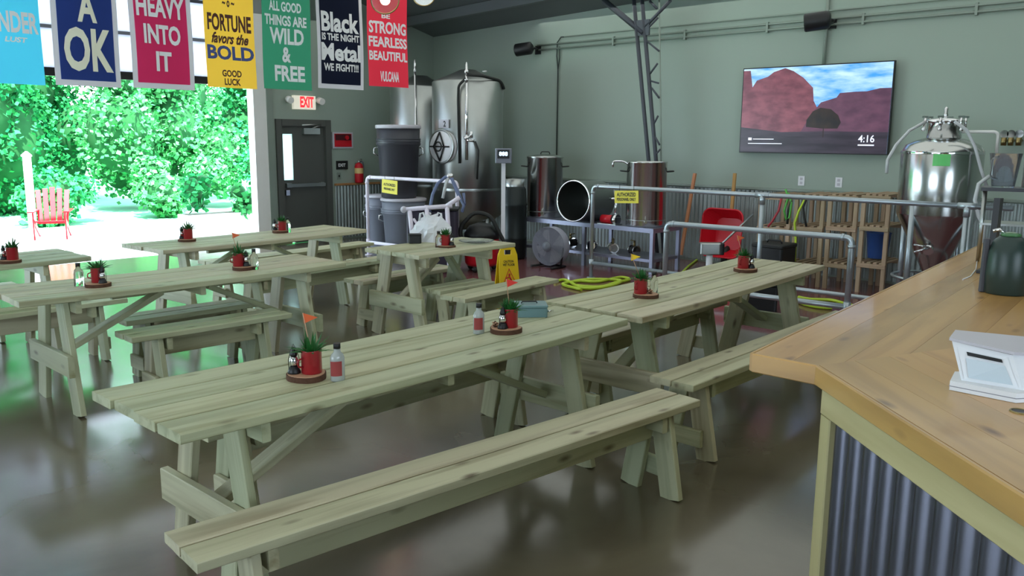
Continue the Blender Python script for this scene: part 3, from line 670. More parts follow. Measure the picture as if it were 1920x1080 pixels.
banner('black banner with white border reading Black is the night Metal we fight', 597, 681, 167, ink, (230, 230, 240), [('Black', 43, 36, .80, M_wprint, 0, 0), ('IS THE NIGHT', 71, 13, .80, M_wprint, 0, 0), ('Metal', 99, 32, .84, M_wprint, 0, 0), ('WE FIGHT!!!', 127, 14, .74, M_wprint, 0, 0)], 6)
rayb = banner('red banner reading STRONG FEARLESS BEAUTIFUL', 692, 765, 163, rd, None, [('BE', 31, 9, .2, M_wprint, 0, -.06), ('STRONG', 53, 22, .92, M_wprint, 0, .0), ('FEARLESS', 80, 19, .95, M_wprint, 0, 0), ('BEAUTIFUL', 106, 17, .95, M_wprint, 0, 0), ('VULCANA', 144, 19, .45, M_wprint, .15, .0)], 7)

# ================================================================== WALL FITTINGS
def at_wall_y(px, py): return ony(px, py, YW)
def exit_sign():
    c = at_wall_y(567, 193); t_ = thing('exit_sign', 'white lit sign reading EXIT in red over the door', 'sign', (c.x, YW-.004, c.z)); s = depth(c)/FPX
    k = s/math.cos(math.atan2(F_.x, F_.y)) if False else s*1.35
    obj('housing', MB().bbox((-17*k, -.06, -12*s), (18*k, 0, 13*s)), mat('lit_sign_face', (236, 232, 214), .5, emit=.35), t_)
    text('lettering', 'EXIT', 22*k, 20*s, mat('lit_red', (255, 40, 50), .5, emit=1.2), t_, face_m((4*k, -.062, 1.5*s), FY), .04)
    for sx, xx in ((-1, -25), (1, 25)):
        e = obj('emergency_lamp', MB().cyl((xx*k, -.03, 6*s), (xx*k, -.14, 3*s), .055).bbox((xx*k-.03 if sx > 0 else xx*k, -.05, 2*s), (xx*k if sx > 0 else xx*k+.03, 0, 9*s)), M_whitep, t_)
    obj('lamp_bar', MB().bbox((-25*k, -.03, 3*s), (25*k, -.005, 8*s)), M_whitep, t_)
exit_sign()
c = at_wall_y(641, 263); s = depth(c)/FPX; k = 1.35*s
t_ = thing('alarm_panel', 'square red alarm panel in a pale frame right of the exit door', 'alarm', (c.x, YW-.003, c.z))
obj('frame', MB().bbox((-17*k, -.03, -15*s), (17*k, 0, 15*s)), M_rim, t_); obj('front_plate', MB().bbox((-14*k, -.04, -12*s), (14*k, -.03, 12*s)), M_redb, t_)
obj('dark_recess', MB().bbox((-13*k, -.046, 0), (13*k, -.04, 11*s)), mat('dark_red', (70, 12, 20), .5), t_); obj('horn', MB().cyl((5*k, -.045, 5*s), (5*k, -.075, 5*s), 4*s), M_redb, t_)
c = at_wall_y(640, 309.5)
t_ = thing('exit_plaque', 'small black plaque reading EXIT beside the door', 'sign', (c.x, YW-.003, c.z)); obj('plate', MB().bbox((-9*k, -.015, -8*s), (10*k, 0, 8*s)), M_black, t_)
text('lettering', 'EXIT', 12*k, 6*s, M_wprint, t_, face_m((0, -.017, 0), FY))
c = at_wall_y(635, 330); t_ = thing('light_switch', 'pale light switch below the black plaque', 'switch', (c.x, YW-.003, c.z)); obj('plate', MB().bbox((-.04, -.01, -.06), (.04, 0, .06)), M_conduit, t_); obj('toggle', MB().bbox((-.01, -.02, -.02), (.01, -.008, .02)), M_black, t_)
c = at_wall_y(668, 342); t_ = thing('fire_extinguisher', 'red fire extinguisher with pale label on the wall by the door', 'extinguisher', (c.x, YW-.09, c.z)); hz = 46*s
obj('cylinder', MB().lathe([(.07, 0), (.078, .02), (.078, hz*.66), (.06, hz*.76), (.025, hz*.82)], n=20), M_redb, t_)
obj('label', MB().lathe([(.0795, hz*.38), (.0795, hz*.6)], n=20, cap=False), mat('label_paper', (226, 196, 130), .6), t_)
obj('valve_head', MB().cyl((0, 0, hz*.8), (0, 0, hz*.92), .022).bbox((-.02, -.07, hz*.88), (.02, .03, hz*.9)).bbox((-.02, -.07, hz*.95), (.02, .03, hz*.97)), M_chrome, t_)
obj('nozzle_hose', MB().tube([(.02, 0, hz*.86), (.09, 0, hz*.84), (.105, 0, hz*.7), (.1, 0, hz*.5)], .012), M_lgrey, t_)
obj('bracket', MB().bbox((-.03, .05, hz*.2), (.03, .088, hz*.8)), M_steelb, t_)
# TV
a = onx(1402, 130); b = onx(1678, 290); TVX = XW-.12; ya, yb = a.y, onx(1678, 200).y; z1 = onx(1540, 122).z; z0 = onx(1540, 288.5).z
tv = thing('television', 'large flat television showing red cliffs and a blue sky', 'television', (TVX, (ya+yb)/2, z0)); tw = ya-yb; thh = z1-z0
obj('bezel', MB().bbox((0, -tw/2, 0), (.045, tw/2, thh)), M_black, tv); obj('wall_bracket', MB().bbox((.045, -.25, thh*.3), (.12, .25, thh*.7)), M_black, tv)
def scr(name, poly, lay, m_, parent=tv):   # poly in screen units: u 0..1 from left (larger y), v 0..1 from bottom
    u0 = .006; mb = MB(); pts = [(-.001-lay*.0006, tw/2-(u0+(1-2*u0)*u)*tw, (.012+.976*v)*thh) for u, v in poly]
    mb.add(pts, [tuple(range(len(pts)))]); return obj(name, mb, m_, parent)
def emis(name, c1, c2, strength=1., scale=3., vec=(1, 1, 1)):
    M = mat(name, c1, .3); nt = M.node_tree; b = nt.nodes['Principled BSDF']; b.inputs['Base Color'].default_value = (.01, .01, .01, 1)
    for l in list(b.inputs['Base Color'].links): nt.links.remove(l)
    tc = nt.nodes.new('ShaderNodeTexCoord'); mp = nt.nodes.new('ShaderNodeMapping'); mp.inputs['Scale'].default_value = vec; n = nt.nodes.new('ShaderNodeTexNoise'); n.inputs['Scale'].default_value = scale; n.inputs['Detail'].default_value = 6
    cr = nt.nodes.new('ShaderNodeValToRGB'); cr.color_ramp.elements[0].position = .35; cr.color_ramp.elements[1].position = .65
    cr.color_ramp.elements[0].color = (*s2l(c1), 1); cr.color_ramp.elements[1].color = (*s2l(c2), 1)
    nt.links.new(tc.outputs['Object'], mp.inputs[0]); nt.links.new(mp.outputs[0], n.inputs['Vector']); nt.links.new(n.outputs['Fac'], cr.inputs[0]); nt.links.new(cr.outputs[0], b.inputs['Emission Color']); b.inputs['Emission Strength'].default_value = strength
    return M
scr('screen', [(0, 0), (1, 0), (1, 1), (0, 1)], 0, emis('screen_sky', (60, 150, 235), (190, 225, 255), .95, 3.5, (1, .7, 3)))
scr('screen_cliff', [(0, .2), (.42, .2), (.56, .45), (.51, .6), (.5, .75), (.43, .87), (.36, .95), (.3, .99), (.22, .95), (.18, .9), (.1, .86), (.07, .78), (.05, .98), (0, .98)], 1, emis('screen_rock', (104, 56, 72), (140, 82, 96), .75, 4, (1, 1.2, 2.4)))
scr('screen_cliff', [(.42, .2), (1, .2), (1, .72), (.93, .72), (.85, .69), (.78, .69), (.68, .68), (.66, .63), (.56, .58), (.5, .45)], 2, emis('screen_rock_far', (86, 54, 78), (112, 72, 96), .7, 4, (1, 1.2, 2.4)))
scr('screen_ground', [(0, 0), (1, 0), (1, .24), (.6, .25), (.3, .24), (0, .3)], 3, emis('screen_dusk_ground', (36, 30, 44), (66, 56, 72), .7, 3, (1, .5, 4)))
scr('screen_tree', [(.585, .18), (.592, .18), (.592, .28), (.68, .28), (.7, .35), (.68, .43), (.63, .5), (.56, .52), (.51, .48), (.47, .38), (.47, .3), (.585, .28)], 4, emis('screen_tree_dark', (22, 18, 24), (56, 40, 34), .6, 6))
text('screen_clock', '4:16', tw*.10, thh*.08, mat('screen_white', (210, 215, 230), .3, emit=.8), tv, face_m((-.004, tw/2-tw*.865, thh*.175), FX), .01)
obj('screen_caption', MB().bbox((-.005, tw/2-tw*.915, thh*.098), (-.003, tw/2-tw*.815, thh*.112)), MATS['screen_white'], tv)
obj('screen_icon', MB().bbox((-.005, tw/2-tw*.09, thh*.15), (-.003, tw/2-tw*.065, thh*.18)).bbox((-.005, tw/2-tw*.25, thh*.16), (-.003, tw/2-tw*.1, thh*.168)).bbox((-.005, tw/2-tw*.31, thh*.108), (-.003, tw/2-tw*.065, thh*.116)), MATS['screen_white'], tv)
# conduits
zc_ = onx(1400, 50).z
cdt = thing('wall_conduit', 'pair of painted conduits running high along the screen wall', 'conduit', (0, 0, 0))
y1 = onx(1010, 86).y
for dz in (0, -.075): obj('conduit_pipe', MB().cyl((XW-.03, -2, zc_+dz), (XW-.03, y1, zc_+dz), .016), M_conduit, cdt)
obj('conduit_pipe', MB().cyl((XW-.03, -2, zc_+.1), (XW-.03, onx(1060, 70).y, zc_+.1), .012), M_conduit, cdt)
for k in range(7): obj('pipe_strap', MB().bbox((XW-.05, .5+k*1.3, zc_-.11), (XW, .53+k*1.3, zc_+.03)), M_conduit, cdt)
yv = onx(1048, 150).y
cb2 = thing('drop_cable', 'dark cable dropping from the conduits to the kettles', 'cable', (0, 0, 0))
obj('cable', MB().tube([(XW-.03, yv-.16, zc_+.1), (XW-.035, yv-.06, zc_+.1), (XW-.035, yv+.02, zc_+.02), (XW-.03, yv+.03, zc_-.2), (XW-.03, yv, zc_-.42), (XW-.03, yv, 1.3)], .011, 6), M_cable, cb2)
obj('cable', MB().tube([(XW-.03, yv-.03, zc_-.05), (XW-.03, yv-.035, zc_-.22), (XW-.03, yv, zc_-.42)], .009, 6), M_cable, cb2)
ys = onx(1549, 80).y; t_ = thing('tv_conduit', 'vertical painted conduit above the television', 'conduit', (0, 0, 0)); obj('conduit_pipe', MB().cyl((XW-.03, ys, z1-.3), (XW-.03, ys, ceilz(XW, ys)), .022), M_conduit, t_)
for i, (px, py) in enumerate([(1503, 339), (1573, 342)]):
    c = onx(px, py); t_ = thing('wall_outlet', ['white outlet plate under the television, left one', 'white outlet plate under the television, right one'][i], 'outlet', (XW-.002, c.y, c.z), 0, 'outlets under the television')
    obj('plate', MB().bbox((-.008, -.045, -.065), (0, .045, .065)), M_white, t_); obj('socket', MB().bbox((-.012, -.018, .01), (-.007, .018, .045)), M_rim, t_); obj('socket', MB().bbox((-.012, -.018, -.045), (-.007, .018, -.01)), M_rim, t_)
# bullet speakers
def speaker(px, py, L, r, lab):
    c = onx(px, py, XW-.3); t_ = thing('bullet_speaker', lab, 'speaker', c, 0, 'black speakers on the screen wall')
    d = Vector((-.35, .9, -.1)).normalized(); a = d*L*.5; q = Matrix.Translation(-a) @ d.to_track_quat('Z', 'Y').to_matrix().to_4x4()
    obj('housing', MB().lathe([(r*.55, -.03), (r*.95, 0), (r, .03), (r, L), (r*.94, L+.012)], n=20, M=q), M_black, t_)
    obj('grille', MB().lathe([(r*.9, L+.012), (r*.88, L+.016)], n=20, M=q), M_rubber, t_)
    obj('arm', MB().tube([-a, -a+Vector((.1, -.02, .0)), Vector((XW-c.x-.02, -a.y*0-.25*L, 0))], .02, 8), M_black, t_); obj('wall_plate', MB().bbox((XW-c.x-.02, -.25*L-.06, -.07), (XW-c.x-.001, -.25*L+.06, .07)), M_black, t_)
speaker(982, 92, .26, .105, 'black bullet-shaped speaker high on the wall, left one')
speaker(1532, 40, .28, .115, 'black bullet-shaped speaker above the television')

# leaning lattice mast
t_ = thing('lattice_mast', 'dark leaning steel lattice mast rising behind the kettles', 'column', (0, 0, 0)); XM = 10.55
def mp_(px, py, X=XM): return onx(px, py, X)
b0 = mp_(1240, 420); b0.z = 0
for dx in (0, 14):
    top = mp_(1188+dx*1.1, -4); bot = mp_(1216+dx, 300); d = (bot-top).normalized(); ft = bot+d*((0-bot.z)/d.z)
    obj('chord', MB().cyl(ft, top, .035, n=4), M_mast, t_)
obj('far_chord', MB().cyl(Vector((XM+.1, mp_(1242, 300).y, 0)), mp_(1236, -4), .012, n=8), M_conduit, t_)
for (xa, ya_, xb, yb_) in [(1214, 78, 1236, 96), (1219, 138, 1233, 119), (1221, 152, 1235, 156), (1222, 165, 1236, 184), (1226, 232, 1234, 217), (1228, 256, 1237, 272), (1210, 58, 1234, 33), (1229, 290, 1238, 280)]:
    obj('lacing_bar', MB().cyl(mp_(xa, ya_), mp_(xb, yb_), .014, n=6), M_mast, t_)
for (xa, ya_, xb, yb_, r) in [(1206, 62, 1131, 0, .045), (1208, 52, 1258, 0, .028), (1232, 16, 1218, 2, .02)]: obj('strut', MB().cyl(mp_(xa, ya_), mp_(xb, yb_), r, n=4), M_mast, t_)
obj('gusset_plate', MB().box(mp_(1206, 52), (.03, .22, .22)), M_mast, t_)
# globe pendants
for i, (px, py, d, lab) in enumerate([(722, 0, 9.2, 'round glass pendant globe hanging before the red banner'), (795, -10, 11.5, 'round glass pendant globe right of the red banner')]):
    P = CAM+ray(px, py)*d; t_ = thing('pendant_lamp', lab, 'lamp', P, 0, None); r = (26, 21)[i]*d/FPX
    obj('rim_ring', MB().torus((0, 0, 0), r, .009, 32, 8, M=face_m((0, 0, 0), -F_)), M_brass, t_)
    obj('glass_globe', MB().sphere((0, 0, 0), r*.98, 24, 14), M_pane, t_)
    obj('bulb', MB().sphere((0, 0, 0), .05, 12, 8), M_glow, t_)
    obj('cord', MB().cyl((0, 0, r), (0, 0, ceilz(P.x, P.y)-P.z), .006, n=6), M_black, t_)

# ================================================================== PIPE RAILINGS
def fillet(pts, r=.07, n=4):
    out = [Vector(pts[0])]
    for i in range(1, len(pts)-1):
        p = Vector(pts[i]); a = (Vector(pts[i-1])-p).normalized(); b = (Vector(pts[i+1])-p).normalized()
        for k in range(n+1):
            u = k/n; out.append((p+a*r)*(1-u)**2+p*2*u*(1-u)+(p+b*r)*u*u)
    out.append(Vector(pts[-1])); return out
def railing(label, A, B, zt_, zl, posts, m_, r=.026):
    t_ = thing('pipe_railing', label, 'railing', (A.x, A.y, 0), 0, None); D = Vector((B.x-A.x, B.y-A.y, 0))
    P = lambda u, z: Vector((D.x*u, D.y*u, z))
    ends = [0 in posts, 1 in posts]
    pts = ([P(0, .01)] if ends[0] else [])+[P(0, zt_), P(1, zt_)]+([P(1, .01)] if ends[1] else [])
    obj('top_rail', MB().tube(fillet(pts), r, 12), m_, t_)
    obj('lower_rail', MB().cyl(P(0, zl), P(1, zl), r*.95, n=12), m_, t_)
    for u in posts:
        if u not in (0, 1): obj('post', MB().cyl(P(u, 0), P(u, zt_), r, n=12), m_, t_); obj('tee_fitting', MB().cyl(P(u, zt_)-D.normalized()*.08, P(u, zt_)+D.normalized()*.08, r*1.22, n=12).cyl(P(u, zt_-.1), P(u, zt_), r*1.22, n=12), m_, t_)
        obj('floor_flange', MB().cyl(P(u, 0), P(u, .012), r*2.1, n=16), m_, t_)
        obj('tee_fitting', MB().cyl(P(u, zl-.05), P(u, zl+.05), r*1.22, n=12), m_, t_)
    for u, s_ in ((0, 1), (1, -1)):
        if u in posts: obj('elbow_collar', MB().cyl(P(u, zt_)+D.normalized()*.07*s_, P(u, zt_)+D.normalized()*.1*s_, r*1.2, n=12).cyl(P(u, zt_-.1), P(u, zt_-.07), r*1.2, n=12), m_, t_)
    return t_
A = onz(1112, 349, 1.2); B = onz(1900, 391, 1.2); uM = (A.y-onz(1418, 367, 1.2).y)/(A.y-B.y); uR = (A.y-onz(1816, 386, 1.2).y)/(A.y-B.y)
r1 = railing('long pale pipe railing with a yellow sign, in front of the kettles', A, B, 1.2, .2, [0, uM, uR], M_pipe)
A2 = onz(1250, 419, .88); B2 = onz(1598, 446, .88)
railing('lower pipe railing between the long railing and the tables', A2, B2, .88, .2, [0, 1], M_pipe, .03)
A3 = onz(688, 332, 1.2); B3 = onz(857, 341, 1.2)
railing('white pipe railing in front of the stacked barrels', A3, B3, 1.2, .2, [0, 1], M_pipew)
def hangsign(px, py, z, label, X, w, h, tilt, m_, lines):
    P = onz(px, py, z); t_ = thing('warning_sign', label, 'sign', (X, P.y, z-h/2), 0); Mt = Matrix.Rotation(tilt, 4, 'X')
    obj('plate', MB().box((0, 0, 0), (.008, w, h), M=Mt), m_, t_)
    for body, zz_, ww, hh in lines: text('lettering', body, ww, hh, M_print, t_, Mt @ face_m((-.006, 0, zz_), FX), .03)
    for s_ in (-1, 1): obj('hanging_wire', MB().cyl((0, s_*w*.3, h/2-.02), (.0, s_*w*.3, h/2+.08), .003, n=5), M_black, t_)
sy = onz(1258, 352, 1.2)
hangsign(1258, 352, 1.2-.03, 'yellow sign reading AUTHORIZED PERSONNEL ONLY on the long railing', A.x-.045, .36, .155, -.05, M_ysign, [('AUTHORIZED', .03, .29, .05), ('PERSONNEL ONLY', -.03, .29, .038)])
hangsign(770, 336, 1.2-.02, 'pale yellow sign on the white railing by the barrels', A3.x-.045, .36, .2, .05, M_ysign, [('AUTHORIZED', .03, .28, .04), ('PERSONNEL ONLY', -.035, .26, .034)])

# ================================================================== BREWERY EQUIPMENT
def pxr(w_px, P): return w_px*depth(P)/FPX
# two tall tanks
def tall_tank(px, d, rpx, ytop, label, man=True, num=None):
    c = CAM+ray(px, 280)*d; r = rpx*d/FPX; zt_ = CAM.z+ray(px, ytop).z*d+.03; t_ = thing('storage_tank', label, 'tank', (c.x, c.y, 0), YAW+PI/2)
    # local -X.. : local y axis negative faces the camera after rotation of YAW+90: camera direction is local +? handled by u
    obj('shell', MB().lathe([(r*.4, .35), (r, .6), (r, zt_-.02), (r*.96, zt_), (r*.4, zt_+.13), (.12, zt_+.18)], n=48), M_steelb, t_)
    for k in range(4): a = PI/4+k*PI/2; obj('leg', MB().cyl((r*.8*math.cos(a), r*.8*math.sin(a), 0), (r*.8*math.cos(a), r*.8*math.sin(a), .7), .035), M_steelb, t_)
    obj('weld_band', MB().lathe([(r+.004, .98), (r+.006, 1.0), (r+.004, 1.02)], n=48, cap=False), M_steelb, t_)
    return t_, r, zt_
# tank frame: local +Y axis points away from the camera when rz = YAW-PI/2
tB, rB, zB = tall_tank(877, 13.6, 66, 158, 'tall stainless steel tank marked 2 with a round manway', True)
tB.rotation_euler.z = YAW-PI/2
s = 13.0/FPX
def tb(px, py): return ((px-877)*s, 0, CAM.z+ray(px, py).z*13.0)
mx_, _, mz_ = tb(833, 275); yy = -math.sqrt(max(0, rB*rB-mx_*mx_))
nd = Vector((mx_, yy, 0)).normalized(); Mm = Matrix.Translation((mx_, yy-.02, mz_)) @ nd.to_track_quat('Z', 'Y').to_matrix().to_4x4()
mw = obj('manway_door', MB().lathe([(.25, -.05), (.25, .03), (.22, .055), (.0005, .07)], n=28, M=Mm, cap=False), M_white, tB)
obj('manway_ring', MB().torus((0, 0, .03), .25, .018, 32, 8, M=Mm), M_steelb, mw)
for qa, qb in (((0, .22), (-.1, 0)), ((0, .22), (.12, 0)), ((0, -.22), (-.1, 0)), ((0, -.22), (.12, 0)), ((-.2, 0), (.2, 0))): zz_ = Mm.inverted().to_3x3() @ Vector((0, 0, 1)); xx_ = Vector((0, 0, 1)).cross(zz_); obj('manway_strap', MB().cyl(Mm @ (zz_*qa[1]+xx_*qa[0]+Vector((0, 0, .075))), Mm @ (zz_*qb[1]+xx_*qb[0]+Vector((0, 0, .085))), .013, n=6), M_black, mw)
obj('manway_handle', MB().torus((0, 0, .11), .07, .012, 16, 6, M=Mm), M_black, mw)
nx2, _, nz2 = tb(836, 232); yy2 = -math.sqrt(rB*rB-nx2*nx2)
nd2 = Vector((nx2, yy2, 0)).normalized(); Mn = Matrix.Translation(Vector((nx2, yy2, nz2))+nd2*.012)
q2 = face_m((0, 0, 0), nd2)
obj('number_plate', MB().box((0, 0, 0), (.2, .13, .012), M=Mn @ q2), M_rim, tB)
text('lettering', '2', .05, .09, M_print, tB, Mn @ q2 @ Matrix.Translation((0.02, 0, .008)))
px_, _, pz_ = tb(879, 130); yy3 = -math.sqrt(rB*rB)-.06
obj('sight_pipe', MB().cyl((px_, yy3, tb(879, 300)[2]), (px_, yy3, pz_-.05), .022), M_chrome, tB); obj('relief_valve', MB().lathe([(.03, 0), (.035, .04), (.018, .06), (.02, .12), (.006, .17)], (px_, yy3, pz_-.08), 12), M_chrome, tB)
obj('pipe_clamp', MB().cyl((px_, yy3, tb(879, 255)[2]), (px_, yy3, tb(879, 262)[2]), .045).cyl((px_, yy3, tb(879, 150)[2]), (px_, yy3, tb(879, 153)[2]), .035), M_chrome, tB)
obj('steam_hose', MB().tube(fillet([(px_, yy3, tb(879, 142)[2]), (px_+.25, yy3+.05, tb(0, 137)[2]), (px_+.52, -.2, tb(0, 143)[2]), (px_+.56, -.1, tb(0, 157)[2])], .1), .022), M_rubber, tB)
obj('steam_hose', MB().tube(fillet([(px_, yy3, tb(0, 141)[2]), (px_-.12, yy3, tb(0, 155)[2]), (px_-.13, yy3+.02, tb(0, 180)[2]), (px_-.11, yy3+.02, tb(0, 300)[2])], .05), .02), M_rubber, tB)
obj('lifting_eye', MB().torus((.28, -.25, zB+.14), .035, .01, 14, 6, M=None), M_chrome, tB)
obj('sample_valve', MB().cyl((px_+.07, yy3, tb(0, 240)[2]), (px_+.07, yy3, tb(0, 252)[2]), .03).cyl((px_, yy3, tb(0, 256)[2]), (px_+.12, yy3, tb(0, 257)[2]), .022), M_chrome, tB)
obj('sample_hose', MB().tube([(px_+.13, yy3, tb(0, 258)[2]), (px_+.18, yy3, tb(0, 275)[2]), (px_+.16, yy3, tb(0, 330)[2])], .015), M_rubber, tB)
tA, rA, zA = tall_tank(789, 14.6, 56, 167, 'tall stainless steel tank half hidden behind the barrels'); tA.rotation_euler.z = YAW-PI/2
obj('riser_pipe', MB().cyl((-.02, -rA-.05, .6), (-.02, -rA-.05, zA+.3), .02), M_chrome, tA); obj('relief_valve', MB().lathe([(.03, 0), (.018, .06), (.022, .12), (.006, .2)], (-.02, -rA-.05, zA+.2), 12), M_chrome, tA)
obj('steam_hose', MB().tube(fillet([(.36, -rA*.6, 1.3), (.34, -rA*.6, zA-.3), (.38, -rA*.6, zA+.02), (.44, -rA*.4, zA+.06)], .08), .02), M_rubber, tA)
# barrels
def barrel(px, d, rpx, z0, hgt, label, m_, lid):
    c = CAM+ray(px, 400)*d; r = rpx*d/FPX; t_ = thing('plastic_barrel', label, 'barrel', (c.x, c.y, z0), YAW-PI/2)
    obj('drum', MB().lathe([(r*.74, 0), (r*.78, .02), (r*.9, hgt*.72), (r*.96, hgt*.73), (r*.97, hgt*.82), (r*.93, hgt*.83), (r*.95, hgt*.97)], n=36), m_, t_)
    obj('lid_rim', MB().lathe([(r*.97, hgt*.96), (r*1.0, hgt*.965), (r*1.0, hgt), (r*.96, hgt*1.012), (r*.5, hgt*1.015)], n=36), lid, t_)
    for k in range(3): obj('rib', MB().torus((0, 0, hgt*(.75+.035*k)), r*.975, .006, 36, 6), m_, t_)
    for s_ in (-1, 1): obj('handle', MB().tube([(s_*r*.93, 0, hgt*.7), (s_*r*1.07, 0, hgt*.69), (s_*r*1.09, 0, hgt*.62), (s_*r*.9, 0, hgt*.58)], .01, 6), M_chrome, t_)
    return c, r
barrel(757, 13.3, 43, 0, .86, 'lower grey barrel of the stack behind the white railing', M_lgrey, M_rim)
barrel(749, 13.3, 42, .876, 1.1, 'tall black barrel stacked on top of the grey one', M_grey, M_rim)
barrel(714, 14.0, 30, 0, .86, 'grey barrel to the left behind the barrel stack', M_lgrey, M_rim)
# controller post
c = CAM+ray(944, 300)*12.4; t_ = thing('scale_display_post', 'tall white post carrying a grey box with a lit display', 'display', (c.x, c.y, 0), YAW-PI/2); s = 12.4/FPX
obj('post', MB().bbox((-.03, -.02, 0), (.03, .02, 1.5)), M_white, t_); zb_ = CAM.z+ray(944, 306).z*12.4; zt_ = CAM.z+ray(944, 278).z*12.4
obj('display_box', MB().rbox((0, -.05, (zb_+zt_)/2), (31*s, .12, zt_-zb_), .02), M_lgrey, t_); obj('screen', MB().bbox((-11*s, -.118, zb_+.07), (11*s, -.11, zt_-.02)), M_black, t_)
text('lettering', '888', 16*s, .06, mat('lit_digits', (190, 225, 255), .3, emit=2.), t_, face_m((0, -.121, (zb_+zt_)/2+.03), FY))
obj('platform', MB().rbox((.0, -.1, .03), (.3, .3, .06), .03), M_steelb, t_)
# worktable
ZT = .62; LA = onz(965, 408, ZT); RA = onz(1238, 428, ZT); XT = (LA.x+RA.x)/2; yA, yB = LA.y, RA.y; DT_ = .7
wt = thing('steel_worktable', 'long grey steel worktable carrying the kettles', 'table', (XT, (yA+yB)/2, 0)); Lw = yA-yB
M_wt = mat('grey_table_steel', (132, 134, 152), .38, .6)
obj('top_plate', MB().bbox((0, -Lw/2, ZT-.06), (DT_, Lw/2, ZT)), M_wt, wt)
for y in (-Lw/2+.03, 0, Lw/2-.03):
    for x in (.03, DT_-.03): obj('leg', MB().box((x, y, (ZT-.06)/2), (.05, .05, ZT-.06)), M_wt, wt)
obj('lower_shelf', MB().bbox((.02, -Lw/2+.02, .16), (DT_-.02, Lw/2-.02, .2)), M_wt, wt)
def kettle(px, rpx, ytop, label, lid, Xo=.3):
    P = onx(px, 380, XT+Xo); r = pxr(rpx, P); h = onx(px, ytop, XT+Xo).z-ZT; t_ = thing('brew_kettle', label, 'kettle', (P.x, P.y, ZT), YAW-PI/2)
    if lid: obj('pot_body', MB().lathe([(r*.98, 0), (r, .02), (r, h), (r*1.04, h+.012), (r*1.04, h+.02)], n=44), M_steel, t_); l_ = obj('lid', MB().lathe([(r*1.05, h+.021), (r*.98, h+.035), (r*.5, h+.06), (.04, h+.065)], n=44), M_steel, t_); obj('lid_handle', MB().tube(fillet([(-.07, 0, h+.06), (-.06, 0, h+.1), (.06, 0, h+.1), (.07, 0, h+.06)], .02), .008, 6), M_black, l_)
    else: obj('pot_body', MB().lathe([(.01, .0), (r*.98, 0), (r, .02), (r, h), (r*1.04, h+.014), (r*.97, h+.014), (r*.96, h), (r*.96, .03), (.01, .03)], n=44, cap=False), M_steel, t_)
    obj('weld_band', MB().lathe([(r+.003, h*.1), (r+.005, h*.105), (r+.003, h*.11)], n=44, cap=False), M_steelb, t_)
    for s_ in (-1, 1): obj('handle', MB().tube(fillet([(s_*r*.98, -.06, h*.86), (s_*(r+.09), -.05, h*.87), (s_*(r+.09), .05, h*.87), (s_*r*.98, .06, h*.86)], .03), .009, 8), M_rubber, t_)
    obj('ball_valve', MB().cyl((-.05, -r+.01, h*.09), (-.05, -r-.08, h*.09), .018).box((-.05, -r-.05, h*.09+.03), (.02, .09, .01)), M_chrome, t_)
    return t_, r, h, P
kettle(1021, 33, 297, 'tall lidded stainless kettle at the left end of the worktable', True)
kk, kr, kh, kP = kettle(1211, 37, 305, 'large open stainless kettle at the right end of the worktable', False)
obj('hook_pipe', MB().tube(fillet([(-.12, -.02, kh-.35), (-.12, -.02, kh-.1), (-kr-.06, -.02, kh+.02), (-kr-.2, -.02, kh+.02), (-kr-.2, -.02, kh-.06)], .04), .014), M_chrome, kk)
# open kettle lying on its side
P = onx(1076, 371, XT-.12); r = pxr(38, P); t_ = thing('open_kettle', 'open stainless kettle lying on its side, its dark mouth facing out', 'kettle', (P.x, P.y, ZT+r*1.075))
ax = Vector((-1, -.03, .04)).normalized(); Mk = ax.to_track_quat('Z', 'Y').to_matrix().to_4x4()
obj('pot_body', MB().lathe([(.01, -.62), (r, -.6), (r, 0), (r*1.03, .01), (r*.97, .012)], n=44, M=Mk, cap=False), M_steelb, t_); obj('inner_wall', MB().lathe([(r*.97, .008), (r*.96, -.57), (.01, -.58)], n=44, M=Mk, cap=False), mat('shade_dark_inner_steel', (74, 78, 76), .45, .8), t_)  # inner wall coloured darker than the pot to stand for shade inside
obj('rolled_rim', MB().torus((0, 0, .01), r*1.0, .012, 44, 8, M=Mk), M_chrome, t_)
# small parts on the worktable
t_ = thing('pump_box', 'small red and silver pump between the kettles', 'pump', onx(1140, 412, XT+.1)); t_.location.z = ZT
obj('motor', MB().cyl((0, -.1, .07), (0, .1, .07), .06), M_redb, t_); obj('pump_head', MB().cyl((0, -.17, .07), (0, -.1, .07), .075), M_chrome, t_); obj('base_plate', MB().box((0, -.03, .006), (.16, .32, .012)), M_steelb, t_); obj('outlet_pipe', MB().cyl((0, -.13, .12), (0, -.13, .36), .018).cyl((0, -.13, .36), (0, -.02, .36), .018), M_chrome, t_)
for i, (px, w_, m_, lb) in enumerate([(1070, .2, M_rubber, 'dark coiled fitting on the worktable shelf, left one'), (1110, .16, M_chrome, 'shiny pipe fitting on the worktable shelf, middle one'), (1150, .2, M_steelb, 'long steel clamp on the worktable shelf'), (1190, .14, M_rubber, 'dark motor on the worktable shelf, right one')]):
    c = onx(px, 440, XT+.25); t_ = thing('shelf_part', lb, 'fitting', (c.x, c.y, .2), .4*i, 'parts on the worktable shelf')
    obj('main_body', MB().cyl((-w_*.5, 0, .07), (w_*.5, 0, .07), .055), m_, t_); obj('flange', MB().cyl((-w_*.5, 0, .07), (-w_*.5+.02, 0, .07), .07).cyl((w_*.5-.02, 0, .07), (w_*.5, 0, .07), .07), M_chrome, t_); obj('tap', MB().cyl((0, 0, .1), (0, 0, .2), .015).box((.04, 0, .2), (.1, .02, .012)), M_brass, t_)
